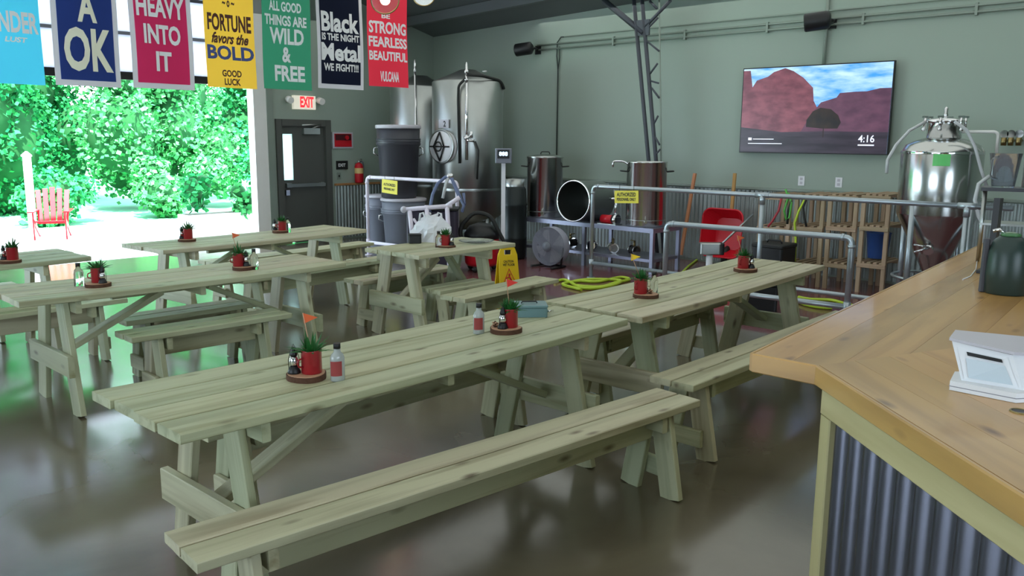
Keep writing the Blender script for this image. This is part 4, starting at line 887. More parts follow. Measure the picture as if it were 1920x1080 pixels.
# drum fan
P = onz(1028, 503, 0); t_ = thing('drum_fan', 'round grey drum fan standing on the red floor', 'fan', (P.x+.05, P.y+.05, 0), 0); fr = pxr(36, P); fz = fr*1.12
fd = Vector((-.88, -.47, 0)).normalized(); fd = Vector((-1, -.12, 0)).normalized(); Mf = Matrix.Translation((0, 0, fz)) @ fd.to_track_quat('Z', 'Y').to_matrix().to_4x4()
M_fan = mat('fan_grey', (150, 152, 166), .45)
obj('drum_shell', MB().lathe([(fr, -.14), (fr, .0), (fr*.985, .0), (fr*.985, -.14)], n=40, M=Mf, cap=False), M_fan, t_)
g = MB(); 
for k in range(1, 22): g.torus((0, 0, .004+.03*(1-(k/21)**2)), fr*k/21, .0035, 36, 4, M=Mf)
gr = stuff(obj('wire_grille', g, M_fan, t_)); g = MB()
for k in range(12): a = 2*PI*k/12; g.cyl(Mf @ Vector((.05*math.cos(a), .05*math.sin(a), .034)), Mf @ Vector((fr*math.cos(a), fr*math.sin(a), .004)), .003, n=5)
obj('grille_spokes', g, M_fan, t_); obj('hub_badge', MB().lathe([(.07, .03), (.07, .045), (.02, .05)], n=20, M=Mf), M_lgrey, t_)
for k in range(4):
    a = k*PI/2+.4; mb = MB(); mb.add([Mf @ Vector(v) for v in [(.03*math.cos(a), .03*math.sin(a), -.06), (fr*.85*math.cos(a-.35), fr*.85*math.sin(a-.35), -.03), (fr*.9*math.cos(a+.1), fr*.9*math.sin(a+.1), -.06), (fr*.8*math.cos(a+.5), fr*.8*math.sin(a+.5), -.1)]], [(0, 1, 2, 3)]); obj('fan_blade', mb, M_rim, t_)
obj('back_plate', MB().lathe([(fr*.98, -.14), (fr*.97, -.15)], n=40, M=Mf), M_fan, t_)
obj('stand', MB().tube(fillet([(.0, fr*.8, .02), (0, -fr*.8, .02)], .02) if False else [(-.15, fr*.7, .02), (.15, fr*.7, .02), (.15, -fr*.7, .02), (-.15, -fr*.7, .02)], .016, 8).cyl((.05, fr*.7, .02), (.05, fr*.9, fz), .014).cyl((.05, -fr*.7, .02), (.05, -fr*.9, fz), .014), M_black, t_)
# wet floor sign
P = onz(948, 548, 0); P = Vector((6.9, 6.62, 0)); 
Pt = CAM+ray(953, 465)*1; 
def wet():
    P = onz(951, 538, 0); d_ = depth(P); s = d_/FPX; h = CAM.z+ray(953, 463).z*d_; t_ = thing('wet_floor_sign', 'yellow A-frame wet floor sign with a red triangle', 'sign', P, YAW-PI/2+.35)
    w = 36*s; 
    for sgn, nm in ((-1, 'front_panel'), (1, 'back_panel')):
        tilt = Matrix.Rotation(sgn*-.2, 4, 'X'); Mt = Matrix.Translation((0, sgn*h*.2, 0)) @ Matrix.Rotation(sgn*.2, 4, 'X')
        mb = MB(); hs = h/math.cos(.2)
        R = lambda p: Mt @ Vector(p)
        for poly in ([(-w*.55, 0), (w*.55, 0), (w*.5, hs*.82), (-w*.5, hs*.82)], [(-w*.5, hs*.82), (-w*.2, hs*.82), (-w*.2, hs*.95), (-w*.38, hs)], [(w*.5, hs*.82), (w*.2, hs*.82), (w*.2, hs*.95), (w*.38, hs)], [(-w*.38, hs), (-w*.2, hs*.95), (w*.2, hs*.95), (w*.38, hs)]):
            vs = [R((x, y_, z)) for y_ in (-.01, .01) for x, z in poly]; n = len(poly)
            mb.add(vs, [tuple(range(n)), tuple(range(n, 2*n))]+[(k, (k+1) % n, n+(k+1) % n, n+k) for k in range(n)])
        p_ = obj(nm, mb, M_yel, t_)
        if sgn < 0:
            Mx = Mt @ face_m((0, -.0125, 0), FY)
            text('lettering', 'CAUTION', w*.55, .03, M_print, p_, Mx @ Matrix.Translation((0, hs*.66, 0))); text('lettering', 'WET FLOOR', w*.65, .032, M_print, p_, Mx @ Matrix.Translation((0, hs*.58, 0)))
            tr_ = MB(); a = .3*w*1.25; pts = [Vector((-a, hs*.08, 0)), Vector((a, hs*.08, 0)), Vector((0, hs*.48, 0))]
            tr_.tube([Mx @ (pts[0].lerp(pts[1], .0)), Mx @ pts[1], Mx @ pts[2]], .008, 6, True); obj('triangle', tr_, M_rprint, p_)
            ft = MB().sphere(Mx @ Vector((0, hs*.34, .002)), .014, 8, 6).cyl(Mx @ Vector((0, hs*.31, .002)), Mx @ Vector((.02, hs*.2, .002)), .01, n=6).cyl(Mx @ Vector((.02, hs*.2, .002)), Mx @ Vector((-.04, hs*.12, .002)), .008, n=6).cyl(Mx @ Vector((.02, hs*.2, .002)), Mx @ Vector((.06, hs*.13, .002)), .008, n=6).cyl(Mx @ Vector((0, hs*.29, .002)), Mx @ Vector((-.05, hs*.24, .002)), .007, n=6)
            obj('slipping_figure', ft, M_rprint, p_)
    obj('hinge', MB().cyl((-w*.3, 0, h-.01), (w*.3, 0, h-.01), .012), M_yel, t_)
wet()
# pipe rack with hoses and dark bin
d = 11.2; s = d/FPX
def fr_(px, py, dd=0.): p = CAM+ray(px, py)*(d+dd); return p
t_ = thing('pipe_trolley', 'white pipe frame trolley draped with hoses behind the bag', 'trolley', (0, 0, 0))
for a, b in (((757, 393), (848, 386)), ((768, 395), (774, 452)), ((800, 385), (803, 452)), ((838, 385), (842, 452)), ((835, 388), (862, 370)), ((775, 410), (790, 432))):
    obj('frame_pipe', MB().cyl(fr_(*a), fr_(*b), .03 if a[0] != 775 else .018), M_pipew, t_)
for px, py in ((757, 393),): obj('end_cap', MB().sphere(fr_(px, py), .045, 12, 8), M_rim, t_)
for px in (774, 803, 842):
    p = fr_(px, 452); obj('trolley_leg', MB().cyl((p.x, p.y, 0), p, .03), M_pipew, t_)
c = fr_(812, 430, .35); t_ = thing('dark_bin', 'large dark purple-grey bin behind the pipe trolley', 'bin', (c.x, c.y, 0), YAW-PI/2); obj('bin_body', MB().rbox((0, 0, .42), (.68, .4, .84), .04), mat('dark_purple', (54, 48, 66), .5), t_); obj('bin_lid', MB().rbox((0, 0, .855), (.72, .44, .03), .04), M_rubber, t_)
for i, (pts, m_, lb) in enumerate([([(806, 402), (806, 392), (811, 365), (820, 345), (835, 332), (845, 332), (852, 345), (862, 368), (872, 383), (869, 362)], M_bhose, 'blue-grey hose arching over the pipe trolley, outer one'), ([(846, 330), (850, 343), (858, 362), (870, 385), (866, 398)], M_bhose, 'short blue-grey hose looping down by the tank'), ([(842, 330), (836, 345), (830, 372)], M_hose, 'clear hose hanging by the tank foot')]):
    t_ = thing('brewing_hose', lb, 'hose', fr_(*pts[0], .1)); o0 = t_.location.copy(); obj('hose', MB().tube([fr_(*p, .1)-o0 for p in pts], .022, 8), m_, t_); obj('hose_clamp', MB().sphere(fr_(*pts[0], .1)-o0, .035, 10, 6), M_chrome, t_)
# shop vacuum
P = onz(905, 474, 0); P = CAM+ray(903, 440)*11.6; t_ = thing('shop_vacuum', 'red and black shop vacuum near the worktable', 'vacuum', (P.x, P.y, 0), YAW-PI/2)
obj('tank_drum', MB().lathe([(.2, .08), (.23, .12), (.24, .42), (.23, .45)], n=28), M_redb, t_); obj('motor_head', MB().lathe([(.24, .45), (.24, .52), (.17, .62), (.06, .66)], n=28), M_black, t_)
obj('vacuum_hose', MB().tube(fillet([(-.24, -.05, .3), (-.3, -.08, .6), (-.1, -.1, .82), (.12, -.1, .78), (.34, -.1, .35), (.42, -.1, .05)], .1), .028), M_rubber, t_)
for a in (.6, 2.5, 4.3): obj('caster', MB().sphere((.2*math.cos(a), .2*math.sin(a), .04), .04, 10, 6), M_black, t_)
# keg beside the worktable, corrugated off-cut
P = CAM+ray(964, 380)*12.75; t_ = thing('dark_keg', 'dark steel keg standing left of the kettles', 'keg', (P.x, P.y, 0)); obj('keg_body', MB().lathe([(.16, 0), (.18, .04), (.19, .3), (.2, .32), (.19, .34), (.19, .8), (.2, .82), (.19, .84), (.18, 1.05), (.13, 1.12)], n=28), mat('dark_keg_steel', (44, 50, 50), .4, .5), t_); obj('keg_collar', MB().lathe([(.15, 1.08), (.16, 1.2), (.14, 1.2), (.14, 1.1)], n=28, cap=False), M_steelb, t_)
# wheelbarrow leaning on the wall
c = onx(1349, 436, 10.3); t_ = thing('wheelbarrow', 'red wheelbarrow tipped up against the corrugated wall', 'wheelbarrow', (c.x, c.y, 0), 0); w_ = pxr(84, c); zt_ = onx(1349, 392, 10.3).z; zb_ = .22
Mw = Matrix.Translation((0, 0, zb_)) @ Matrix.Rotation(-.12*-1, 4, 'Y')
hh = zt_-zb_; n = 28; ring = []
def rr_(w, h, r, k):
    pts = []
    for cx_, cz_, a0 in ((w/2-r, h/2-r, 0), (-w/2+r, h/2-r, PI/2), (-w/2+r, -h/2+r, PI), (w/2-r, -h/2+r, 1.5*PI)):
        for i in range(6): a = a0+i*PI/2/5; pts.append((k, cx_+r*math.cos(a), cz_+r*math.sin(a)+h/2))
    return pts
mb = MB(); R1 = rr_(w_, hh, .12, 0); R2 = rr_(w_*.66, hh*.66, .1, .22); R2 = [(a, b, c_+hh*.17) for a, b, c_ in R2]; R3 = [(a+.006, b*.98, c_) for a, b, c_ in R1]
nr = len(R1); mb.add([Mw @ Vector(p) for p in R1+R2], [(k, (k+1) % nr, nr+(k+1) % nr, nr+k) for k in range(nr)]+[tuple(range(nr, 2*nr))], False)
obj('tray', mb, M_redb, t_); obj('tray_rim', MB().tube([Mw @ Vector(p) for p in R1], .012, 6, True), M_redb, t_)
for px in (1303, 1378):
    top = onx(px, 325, 10.75); y_ = top.y-c.y; board('handle', t_, (top.x-c.x, y_, top.z), (.26, y_-.12*(1 if px < 1340 else -1)*-1*.5, .15), .045, .035, (0, 1, 0), M_handle)
obj('wheel', MB().torus((0, 0, 0), .14, .045, 24, 8, M=Matrix.Translation((.3, 0, .185)) @ Matrix.Rotation(PI/2, 4, 'X')), M_rubber, t_); obj('axle', MB().cyl((.3, -.12, .185), (.3, .12, .185), .012), M_steelb, t_)
# boxy lamp on a slanting pole
c = onz(1330, 478, .62); c = CAM+ray(1331, 466)*10.2; t_ = thing('work_light', 'silver box-shaped work light on a slanting pole before the wheelbarrow', 'light', c, YAW-PI/2); s = 10.2/FPX
obj('housing', MB().rbox((0, 0, 0), (40*s, .14, 22*s), .03), M_steelb, t_); obj('end_cap', MB().rbox((21*s, 0, 0), (8*s, .15, 22*s), .02), M_black, t_); obj('pole', MB().cyl((18*s, 0, 5*s), (86*s, .2, 62*s), .013), M_steelb, t_)
obj('stand', MB().cyl((0, 0, -11*s), (0, 0, -c.z), .04), M_white, t_); obj('stand_base', MB().rbox((0, 0, -c.z+.015), (.4, .3, .03), .04), M_black, t_)
# black amp case
c = onx(1450, 492, 9.9); t_ = thing('black_case', 'black ribbed case on the floor beside the wheelbarrow', 'case', (c.x, c.y, 0)); z_ = onx(1450, 456, 9.9).z; w_ = pxr(60, c)
obj('case_body', MB().rbox((0, 0, z_/2), (.4, w_, z_), .03), M_black, t_); obj('case_lid', MB().rbox((0, 0, z_-.02), (.42, w_+.02, .05), .03), M_rubber, t_); obj('case_handle', MB().tube([(0, -.1, z_), (0, -.08, z_+.04), (0, .08, z_+.04), (0, .1, z_)], .01, 6), M_black, t_)
# wooden racks
xF, xB = 10.2, 10.85
for i, (pa, pb_) in enumerate([(1425, 1486), (1492, 1549), (1555, 1612), (1618, 1673)]):
    a = onx(pa, 360, xF).y; b = onx(pb_, 360, xF).y; ztp = onx((pa+pb_)/2, 368, xF).z; zm = onx((pa+pb_)/2, 430, xF).z; zl = onx((pa+pb_)/2, 500, xF).z
    lab = ['first open wooden rack, left end of the row by the black case', 'second open wooden rack, with green hoses', 'third open wooden rack in the row under the television', 'fourth open wooden rack, nearest the conical fermenter'][i]
    t_ = thing('wooden_rack', lab, 'rack', (0, (a+b)/2, 0), 0, 'open wooden racks along the corrugated wall'); w_ = (a-b)/2
    for x in (xF, xB):
        for sy_ in (-1, 1): board('post', t_, (x, sy_*(w_-.025), 0), (x, sy_*(w_-.025), ztp), .05, .04, (0, 1, 0), M_rackw)
    for z in (ztp-.02, zm, max(.1, zl)):
        for x in (xF, xB): board('rail', t_, (x-.02, -w_, z), (x-.02, w_, z), .05, .03, (0, 0, 1), M_rackw)
        for sy_ in (-1, -.33, .33, 1): board('slat', t_, (xF, sy_*(w_-.06), z+.035), (xB, sy_*(w_-.06), z+.035), .045, .02, (0, 1, 0), M_rackw)
P = onz(1418, 584, 0); t_ = thing('black_tote', 'black tote box on the floor seen beneath the table by the railings', 'box', (P.x, P.y, 0), facing(P)); obj('tote_body', MB().rbox((0, .12, .14), (.42, .26, .28), .03), M_black, t_); obj('tote_lid', MB().rbox((0, .12, .29), (.45, .29, .025), .03), M_rubber, t_)
P = Vector((P.x, P.y, 0))+Vector((-math.sin(facing(P)), math.cos(facing(P)), 0))*.12+R0*.12; t_ = thing('steel_bottle', 'silver capped bottle standing on the black tote', 'bottle', (P.x, P.y, .3025)); obj('bottle_body', MB().lathe([(.04, 0), (.045, .01), (.045, .08), (.02, .11)], n=18), M_chrome, t_); obj('bottle_cap', MB().cyl((0, 0, .11), (0, 0, .135), .022), M_black, t_)
# blue bucket and things on racks
c = onx(1625, 465, 10.5); t_ = thing('blue_bucket', 'blue plastic bucket on the lower shelf of the fourth rack', 'bucket', (10.52, onx(1645, 465, 10.5).y, onx(1645, 498, 10.2).z+.05)); obj('bucket_body', MB().lathe([(.11, 0), (.14, .3), (.15, .31), (.135, .31), (.1, .02)], n=20, cap=False), mat('blue_plastic', (50, 84, 150), .4), t_); obj('bucket_handle', MB().tube([(0, .14, .3), (-.03, .1, .38), (-.03, -.1, .38), (0, -.14, .3)], .004, 5), M_chrome, t_)
# hoses hanging on the racks
HX = 10.16
for i, (pts, m_, lb) in enumerate([([(1473, 355), (1478, 370), (1470, 395), (1474, 412), (1480, 408), (1484, 380), (1478, 362)], M_ghose, 'green hose looped over the first rack'),
        ([(1510, 372), (1498, 395), (1490, 418), (1492, 450), (1490, 490)], M_yhose, 'yellow-green hose hanging down the second rack'),
        ([(1465, 372), (1460, 395), (1448, 415), (1440, 425)], M_rhose, 'red hose hanging across the first rack'),
        ([(1512, 372), (1506, 388), (1508, 408), (1512, 425)], M_rubber, 'black cable hanging on the second rack'),
        ([(1484, 376), (1478, 395), (1476, 420)], M_rubber, 'black cable hanging on the first rack')]):
    o0 = onx(*pts[0], HX); t_ = thing('hanging_hose', lb, 'hose', o0); obj('hose', MB().tube([onx(*p, HX)-o0 for p in pts], .014, 6), m_, t_)
# hoses on the floor
def floorhose(label, m_, pts, r=.016):
    P = [onz(x, y, r) for x, y in pts]; o0 = P[0].copy(); t_ = thing('floor_hose', label, 'hose', (o0.x, o0.y, 0)); 
    # Catmull-Rom smoothing
    out = []
    for i in range(len(P)-1):
        p0, p1, p2, p3 = P[max(i-1, 0)], P[i], P[i+1], P[min(i+2, len(P)-1)]
        for k in range(6):
            u = k/6; out.append(.5*((2*p1)+(p2-p0)*u+(2*p0-5*p1+4*p2-p3)*u*u+(3*p1-p0-3*p2+p3)*u**3))
    out.append(P[-1]); obj('hose', MB().tube([p-Vector((o0.x, o0.y, 0)) for p in out], r, 8), m_, t_)
floorhose('coiled bright yellow-green hose on the red floor under the railing', M_yhose, [(1040, 528), (1060, 525), (1085, 538), (1110, 541), (1145, 536), (1165, 527), (1140, 524), (1100, 524), (1072, 529), (1085, 536), (1125, 538), (1155, 530), (1180, 524), (1162, 520), (1120, 528), (1085, 527), (1055, 533), (1090, 543)], .02)
floorhose('yellow-green hose trailing from the work light', M_yhose, [(1315, 480), (1303, 490), (1290, 500), (1278, 512)], .016)
floorhose('yellow-green hose on the floor below the wooden racks', M_yhose, [(1497, 557), (1520, 561), (1560, 563), (1595, 572), (1640, 580)], .018)
floorhose('dark purple hose on the floor below the wooden racks', mat('purple_rubber', (88, 76, 130), .4), [(1497, 565), (1530, 567), (1570, 574), (1610, 580)], .018)
floorhose('second yellow-green hose on the floor behind the lower railing', M_yhose, [(1498, 566), (1515, 572), (1540, 576), (1560, 577)], .022)

# conical fermenter
XC = 9.75; c = onx(1758, 380, XC); d_ = depth(c); s = d_/FPX; r = 70*s; Z = lambda py: CAM.z+ray(1758, py).z*d_
t_ = thing('conical_fermenter', 'shiny stainless conical fermenter behind the end of the bar', 'fermenter', (c.x, c.y, 0), facing(c))
zs, zc, zb_ = Z(283), Z(400), max(.3, Z(540))
obj('shell', MB().lathe([(.03, zb_), (.05, zb_+.02), (r*.985, zc-.02), (r, zc), (r, zs-.02), (r*.98, zs), (r*.9, Z(272)), (r*.6, Z(262)), (r*.4, Z(258))], n=56), M_steel, t_)
obj('neck', MB().lathe([(r*.42, Z(260)), (r*.42, Z(232)), (r*.47, Z(230)), (r*.47, Z(226)), (r*.3, Z(222)), (.03, Z(221))], n=36), M_chrome, t_)
obj('rim_band', MB().lathe([(r+.004, zs-.03), (r+.006, zs-.015), (r+.003, zs)], n=56, cap=False), M_chrome, t_)
obj('air_lock', MB().lathe([(.02, 0), (.025, .03), (.016, .05), (.02, .09), (.01, .11)], (0, 0, Z(221)), 12), M_chrome, t_)
for k in range(6):
    a = k*PI/3+.3; p = Vector((r*.5*math.cos(a), r*.5*math.sin(a), 0)); obj('lid_clamp', MB().cyl(p+Vector((0, 0, Z(240))), p+Vector((0, 0, Z(222))), .014).box(p+Vector((0, 0, Z(222)+.01)), (.06, .02, .02)).sphere(p*1.05+Vector((0, 0, Z(243))), .022, 8, 6), M_chrome, t_)
obj('label_sticker', MB().lathe([(r+.006, Z(308)), (r+.006, Z(288))], n=56, cap=False) if False else (lambda mb: (mb.add([(math.sin(a)*(r+.006), -math.cos(a)*(r+.006), z) for a in (-.2, -.1, 0, .1, .2) for z in (Z(309), Z(288))], [(2*k, 2*k+2, 2*k+3, 2*k+1) for k in range(4)]), mb)[1])(MB()), M_green, t_)
for k in range(4):
    a = PI/4+k*PI/2+.15; p = Vector((r*.97*math.cos(a), r*.97*math.sin(a), 0)); obj('leg', MB().cyl(p, p+Vector((0, 0, zc+.1)), .03, n=12), M_pipe, t_)
obj('support_ring', MB().torus((0, 0, .35), r*.97, .015, 40, 8), M_pipe, t_)
Mv = Vector((-.06, -.95, -.35)).normalized(); pv = Vector((-.1*r, -r*.42, Z(462))); Mq = Matrix.Translation(pv) @ Mv.to_track_quat('Z', 'Y').to_matrix().to_4x4()
obj('racking_valve', MB().lathe([(.08, -.1), (.08, .0), (.1, .0), (.1, .03), (.05, .04), (.05, .1)], n=24, M=Mq), M_chrome, t_)
obj('valve_handle', MB().cyl(pv+Vector((0, -.1, 0)), pv+Vector((-.14, -.14, -.05)), .012).cyl(pv+Vector((0, -.12, .01)), pv+Vector((-.15, -.14, .03)), .01), M_chrome, t_)
obj('blowoff_pipe', MB().tube(fillet([(r*.35, 0, Z(247)), (r*1.25, 0, Z(247)), (r*1.25, 0, Z(285))], .05), .016), M_whitep, t_)
def Q(px, py, y=-.1): return Vector(((px-1758)*s, y-r*.2, Z(py)))
for pts, lb in (([(1735, 228), (1705, 245), (1680, 272), (1664, 300), (1662, 325)], 'clear hose arching left off the conical fermenter'), ([(1790, 228), (1812, 243), (1828, 275), (1840, 320), (1850, 350)], 'clear hose arching right off the conical fermenter')):
    P = [CAM+ray(x, y)*(d_-.5) for x, y in pts]; o0 = P[0].copy(); tt = thing('clear_hose', lb, 'hose', o0); obj('hose', MB().tube([p-o0 for p in P], .016, 8), M_hose, tt)
P = [CAM+ray(x, y)*(d_-.6) for x, y in [(1855, 330), (1835, 345), (1828, 375), (1835, 405), (1845, 425), (1840, 480)]]; o0 = P[0].copy(); tt = thing('clear_hose', 'grey-white hose hanging right of the conical fermenter', 'hose', o0); obj('hose', MB().tube([p-o0 for p in P], .02, 8), M_hose, tt)
# valve row on the wall at the right edge
for i, px in enumerate((1884, 1897, 1912)):
    c = onx(px, 263, XW-.1); t_ = thing('wall_regulator', ['brass regulator on the wall, first from the left', 'brass regulator on the wall, middle of three', 'brass regulator on the wall at the photo\'s right edge'][i], 'valve', c, 0, 'brass regulators on the wall')
    obj('gauge', MB().cyl((-.05, 0, .07), (-.02, 0, .07), .045), M_chrome, t_); obj('valve_body', MB().cyl((-.04, 0, -.06), (-.04, 0, .03), .03).cyl((-.04, 0, 0), (.095, 0, 0), .015), M_brass, t_)

# ================================================================== BAR
ZC = 1.1; TH = .06
pA = Vector((2.556, 1.295)); pB = Vector((2.559, 1.073)); dC = (Vector((1.896, .355))-pB).normalized(); pC = pB+dC*2.6
pFar = Vector((6.3, 1.62)); inn = Vector((-dC.y, dC.x)); inn = inn if inn.dot(Vector((1, -.5))) > 0 else -inn
bar = thing('bar_counter', 'varnished pine bar counter with a corrugated metal front', 'bar', (0, 0, 0))
def clip(poly, p, n):   # keep the side where (x-p).n >= 0
    out = []
    for i in range(len(poly)):
        a, b = poly[i], poly[(i+1) % len(poly)]; da, db = (a-p).dot(n), (b-p).dot(n)
        if da >= 0: out.append(a)
        if da*db < 0: out.append(a.lerp(b, da/(da-db)))
    return out
mit_d = Vector((1, -.42)).normalized(); mit_n = Vector((-mit_d.y, mit_d.x))   # miter from corner B inwards; +n side = far arm
def counter_board(poly, along, m_=M_bar):
    if len(poly) < 3: return
    c = sum(poly, Vector((0, 0)))/len(poly); ang = math.atan2(along.y, along.x); Mr = Matrix.Translation((c.x, c.y, ZC-TH/2)) @ Matrix.Rotation(ang, 4, 'Z'); inv = Mr.inverted()
    pl_ = [inv @ Vector((p.x, p.y, ZC-TH/2)) for p in poly]
    mb = MB(); mb.prism([(p.x, p.y) for p in pl_], -TH/2, TH/2); obj('plank', mb, m_, bar, M=Mr)
dF = (pFar-pA).normalized(); nF = Vector((dF.y, -dF.x)); g = .0004
wF = .135
for k in range(12):   # far arm: strips parallel to its outer edge
    a = pA+nF*(k*wF+g); b = pA+nF*((k+1)*wF-g)
    poly = [a-dF*1, a+dF*4.6, b+dF*4.6, b-dF*1]
    poly = clip(poly, pA, (pB-pA).orthogonal()*(1 if (pB-pA).orthogonal().x > 0 else -1)); poly = clip(poly, pB, mit_n)
    counter_board(poly, dF)
for k in range(7):
    a = pB+inn*(k*.14+g); b = pB+inn*((k+1)*.14-g)
    poly = [a-dC*1.6, a+dC*2.6, b+dC*2.6, b-dC*1.6]; poly = clip(poly, pB, -mit_n); counter_board(poly, dC)
# edge bands
def band(a, b, z0, z1, th, name='edge_band', m_=M_bar, off=0.):
    a3 = Vector((a.x, a.y, (z0+z1)/2)); b3 = Vector((b.x, b.y, (z0+z1)/2)); n = Vector((-(b-a).y, (b-a).x, 0)).normalized()
    c = Vector((3.4, .4, 0)); n = n if n.dot(a3-Vector((3.6, .3, a3.z))) > 0 else -n
    return board(name, bar, a3+n*(th/2+off), b3+n*(th/2+off), z1-z0, th, (0, 0, 1), m_)
band(pA, pB, ZC-TH-.003, ZC+.001, .016); band(pB, pC, ZC-TH-.003, ZC+.001, .016); band(pA, pA+dF*4.6, ZC-TH-.003, ZC+.001, .016)
# carcass: set back from the edge
sB = pB+inn*.03+dC*.03; sC = pC+inn*.03; zf = ZC-TH
side_d = Vector((1, .12)).normalized()
band(sB, sC, zf-.09, zf, .03, 'top_board', M_trimw, 0); band(sB, sC, 0, .12, .03, 'bottom_board', M_trimw, 0)
def vpost(p, w=.067):
    q_ = p+dC*w; n = -inn; a3 = Vector((p.x+dC.x*w/2+n.x*.015, p.y+dC.y*w/2+n.y*.015, .12)); board('corner_post', bar, a3, (a3.x, a3.y, zf-.09), w, .03, (dC.x, dC.y, 0), M_trimw)
vpost(sB); vpost(sB+dC*1.9)
a = sB+inn*.02+dC*.05; b = sC+inn*.02
corrug('corrugated_front', (a.x, a.y, 0), (b.x, b.y, 0), .02, zf-.02, (-inn.x, -inn.y, 0), bar, .016, .092, mat('dark_galvanised_sheet', (128, 130, 144), .3, .95, var=.12, vscale=9))
mb = MB(); mb.prism([tuple(v) for v in (sB+inn*.03, sC+inn*.03, sC+inn*.06, sB+inn*.06)], 0, zf); obj('backing_panel', mb, M_trimw, bar)
sE = sB+side_d*3.4
mb = MB(); nn_ = Vector((side_d.y, -side_d.x)); mb.prism([tuple(v) for v in (sB, sE, sE+nn_*.03, sB+nn_*.03)], 0, zf); obj('side_panel', mb, M_trimw, bar)
# card terminal on the bar
P = onz(1884, 744, ZC); ct = thing('card_terminal', 'white countertop card terminal with a lit slot face', 'terminal', (P.x, P.y, ZC), YAW-PI/2)
s = depth(P)/FPX
def TP(px, py, dd=0.): return Vector(((px-1872)*s, dd, (742-py)*s))
base_poly = [(-.125, .06), (-.005, -.06), (.16, -.03), (.13, .16), (-.06, .16)]
obj('base', MB().prism(base_poly, .001, .028), M_white, ct); obj('base_seam', MB().prism([(a*1.01, b*1.01) for a, b in base_poly], .012, .014), M_lgrey, ct)
bt = [(-.09, .065), (.03, -.03), (.16, .0), (.13, .15), (-.05, .15)]; tp = [(-.11, .10), (.02, .02), (.18, .06), (.15, .17), (-.06, .17)]
mb = MB(); mb.add([(a, b, .028) for a, b in bt]+[(a, b, z) for (a, b), z in zip(tp, (.135, .115, .10, .12, .14))], [(0, 1, 2, 3, 4), (5, 6, 7, 8, 9)]+[(k, (k+1) % 5, 5+(k+1) % 5, 5+k) for k in range(5)]); obj('body', mb, M_white, ct)
mb = MB(); lp = [(-.118, .10, .137), (.02, .012, .117), (.19, .055, .102), (.16, .18, .122), (-.06, .18, .142)]; mb.add(lp+[(a, b, c_+.008) for a, b, c_ in lp], [(0, 1, 2, 3, 4), (5, 6, 7, 8, 9)]+[(k, (k+1) % 5, 5+(k+1) % 5, 5+k) for k in range(5)]); obj('tablet', mb, M_rim, ct)
# slot face: the side between bottom corners 0 and 1
q0, q1 = Vector((*bt[0], .028)), Vector((*bt[1], .028)); q2_, q3 = Vector((*tp[1], .115)), Vector((*tp[0], .135))
def onface(u, v, o=.002):
    p = (q0.lerp(q1, u)).lerp(q3.lerp(q2_, u), v); n = (q1-q0).cross(q3-q0).normalized(); n = n if n.y < 0 else -n; return p+n*o
mb = MB(); mb.add([onface(u, v) for u, v in ((.14, .1), (.86, .1), (.82, .62), (.18, .62))], [(0, 1, 2, 3)]); obj('reader_plate', mb, mat('pale_plate', (196, 208, 216), .2), ct)
mb = MB(); mb.add([onface(u, v, .004) for u, v in ((.22, .7), (.8, .7), (.8, .8), (.22, .8))], [(0, 1, 2, 3)]); obj('card_slot', mb, M_black, ct)
mb = MB(); mb.add([onface(u, v, .001) for u, v in ((.06, .04), (.94, .04), (.9, .9), (.08, .9))], [(0, 1, 2, 3)]); obj('reader_frame', mb, M_chrome if False else M_white, ct)
# hole in the counter (cable grommet)
P = onz(1912, 772, ZC); t_ = thing('cable_grommet', 'small round cable grommet in the counter below the terminal', 'grommet', (P.x, P.y, ZC)); obj('ring', MB().torus((0, 0, .001), .022, .003, 20, 6), M_brass, t_); obj('dark_plug', MB().cyl((0, 0, .0), (0, 0, .002), .02), M_black, t_)
# insulated jug with green enamel pot behind it
P = onz(1884, 550, ZC); d_ = depth(P); s = d_/FPX
t_ = thing('insulated_jug', 'dark grey-green insulated jug on the far part of the bar', 'jug', (P.x, P.y, ZC), YAW-PI/2)
M_jug = mat('dark_green_plastic', (42, 58, 54), .35)
t_.rotation_euler.z = facing(P); hj = 112*s; obj('jug_body', MB().lathe([(33*s, 0), (36*s, .006), (37*s, hj*.4), (35*s, hj*.68), (28*s, hj*.88), (17*s, hj*.97)], n=32), M_jug, t_); obj('jug_lid', MB().lathe([(18*s, hj*.965), (17*s, hj*1.0), (6*s, hj*1.03)], n=24), M_ceram, t_)
obj('pour_lever', MB().tube([(-10*s, 0, hj), (-20*s, 0, hj*1.06), (-30*s, 0, hj*1.03)], .008), M_chrome, t_); obj('side_grip', MB().rbox((-38*s, 0, hj*.45), (12*s, 20*s, hj*.9), .01), M_grey, t_)
P = onz(1925, 545, ZC)+Vector((.22, -.02, 0)); t_ = thing('green_pot', 'glossy green pot with a silver lid at the right edge of the bar', 'pot', (P.x, P.y, ZC), YAW-PI/2); s = depth(P)/FPX; hg = 95*s
obj('pot_body', MB().lathe([(30*s, 0), (44*s, hg*.3), (44*s, hg*.8), (30*s, hg)], n=28), M_ceram, t_); obj('pot_lid', MB().lathe([(31*s, hg), (30*s, hg+.01), (8*s, hg+.03), (8*s, hg+.045)], n=28), M_chrome, t_)
# tall dark panel and the equipment shelf behind
P = onz(1857, 512, ZC); t_ = thing('menu_board', 'tall thin black board standing on the far end of the bar', 'board', (P.x, P.y, ZC), YAW-PI/2+.9); s = depth(P)/FPX
obj('panel', MB().box((0, 0, 70*s), (34*s, .03, 140*s), M=Matrix.Rotation(.04, 4, 'Y')), M_black, t_); obj('foot', MB().box((0, 0, .008), (40*s, .12, .016)), M_black, t_)
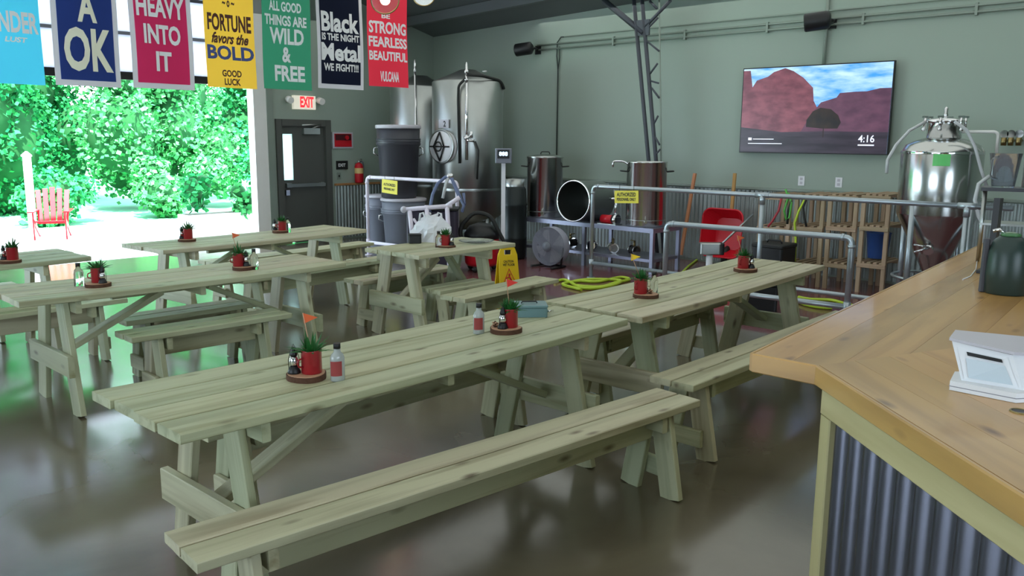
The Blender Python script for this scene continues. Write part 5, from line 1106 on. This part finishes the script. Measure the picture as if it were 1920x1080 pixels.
# shelf stand behind the bar with a pitcher
B_ = onz(1884, 490, ZC); dd_ = depth(B_); P = CAM+ray(1884, 350)*dd_; P.x, P.y = B_.x, B_.y; t_ = thing('metal_stand', 'dark metal stand at the right edge holding glassware', 'stand', (P.x, P.y, ZC), facing(P)); hz_ = P.z-ZC
obj('stand_shelf', MB().bbox((-.16, -.12, hz_-.02), (.3, .12, hz_)), M_grey, t_)
for x in (-.14, .28):
    for y in (-.1, .1): obj('stand_leg', MB().cyl((x, y, 0), (x, y, hz_-.02), .01), M_steelb, t_)
obj('lower_shelf', MB().bbox((-.15, -.11, hz_*.5), (.29, .11, hz_*.5+.012)), M_steelb, t_)
u = Vector((R0.x, R0.y, 0))
pq = P-u*.06; t_ = thing('clear_pitcher', 'clear plastic pitcher on the metal stand', 'pitcher', (pq.x, pq.y, P.z)); hp = 62*dd_/FPX
obj('pitcher_body', MB().lathe([(.055, 0), (.06, .005), (.085, hp), (.081, hp), (.057, .008), (.01, .008)], n=28, cap=False), M_pane, t_); obj('pitcher_handle', MB().tube(fillet([(-.075, .02, hp*.9), (-.12, .04, hp*.85), (-.11, .04, hp*.3), (-.06, .02, hp*.25)], .02), .007), M_pane, t_)
pq = P+u*.12; t_ = thing('steel_canister', 'small steel canister on the metal stand beside the pitcher', 'canister', (pq.x, pq.y, P.z)); obj('can_body', MB().lathe([(.06, 0), (.062, .004), (.062, .2), (.058, .204)], n=24), M_steel, t_); obj('can_lid', MB().lathe([(.063, .204), (.063, .22), (.02, .23)], n=24), M_black, t_)
pq = P+u*.1; P.z = ZC+hz_*.5+.297-.0; t_ = thing('silver_faucet', 'small silver faucet below the metal stand shelf', 'tap', (pq.x, pq.y, P.z-.285)); obj('spout', MB().tube(fillet([(0, 0, 0), (0, 0, .16), (-.09, -.04, .16), (-.1, -.045, .1)], .03), .01), M_chrome, t_); obj('lever', MB().cyl((0, 0, .16), (.04, 0, .21), .006), M_chrome, t_)
# loose white strip on the counter
o0 = onz(1828, 500, ZC); pts = [onz(x, y, ZC+.003)-o0 for x, y in [(1832, 490), (1830, 505), (1820, 518), (1805, 524)]]; t_ = thing('white_cord', 'short white cord lying on the far end of the bar', 'cord', o0); obj('cord', MB().tube(pts, .003, 6), M_white, t_)
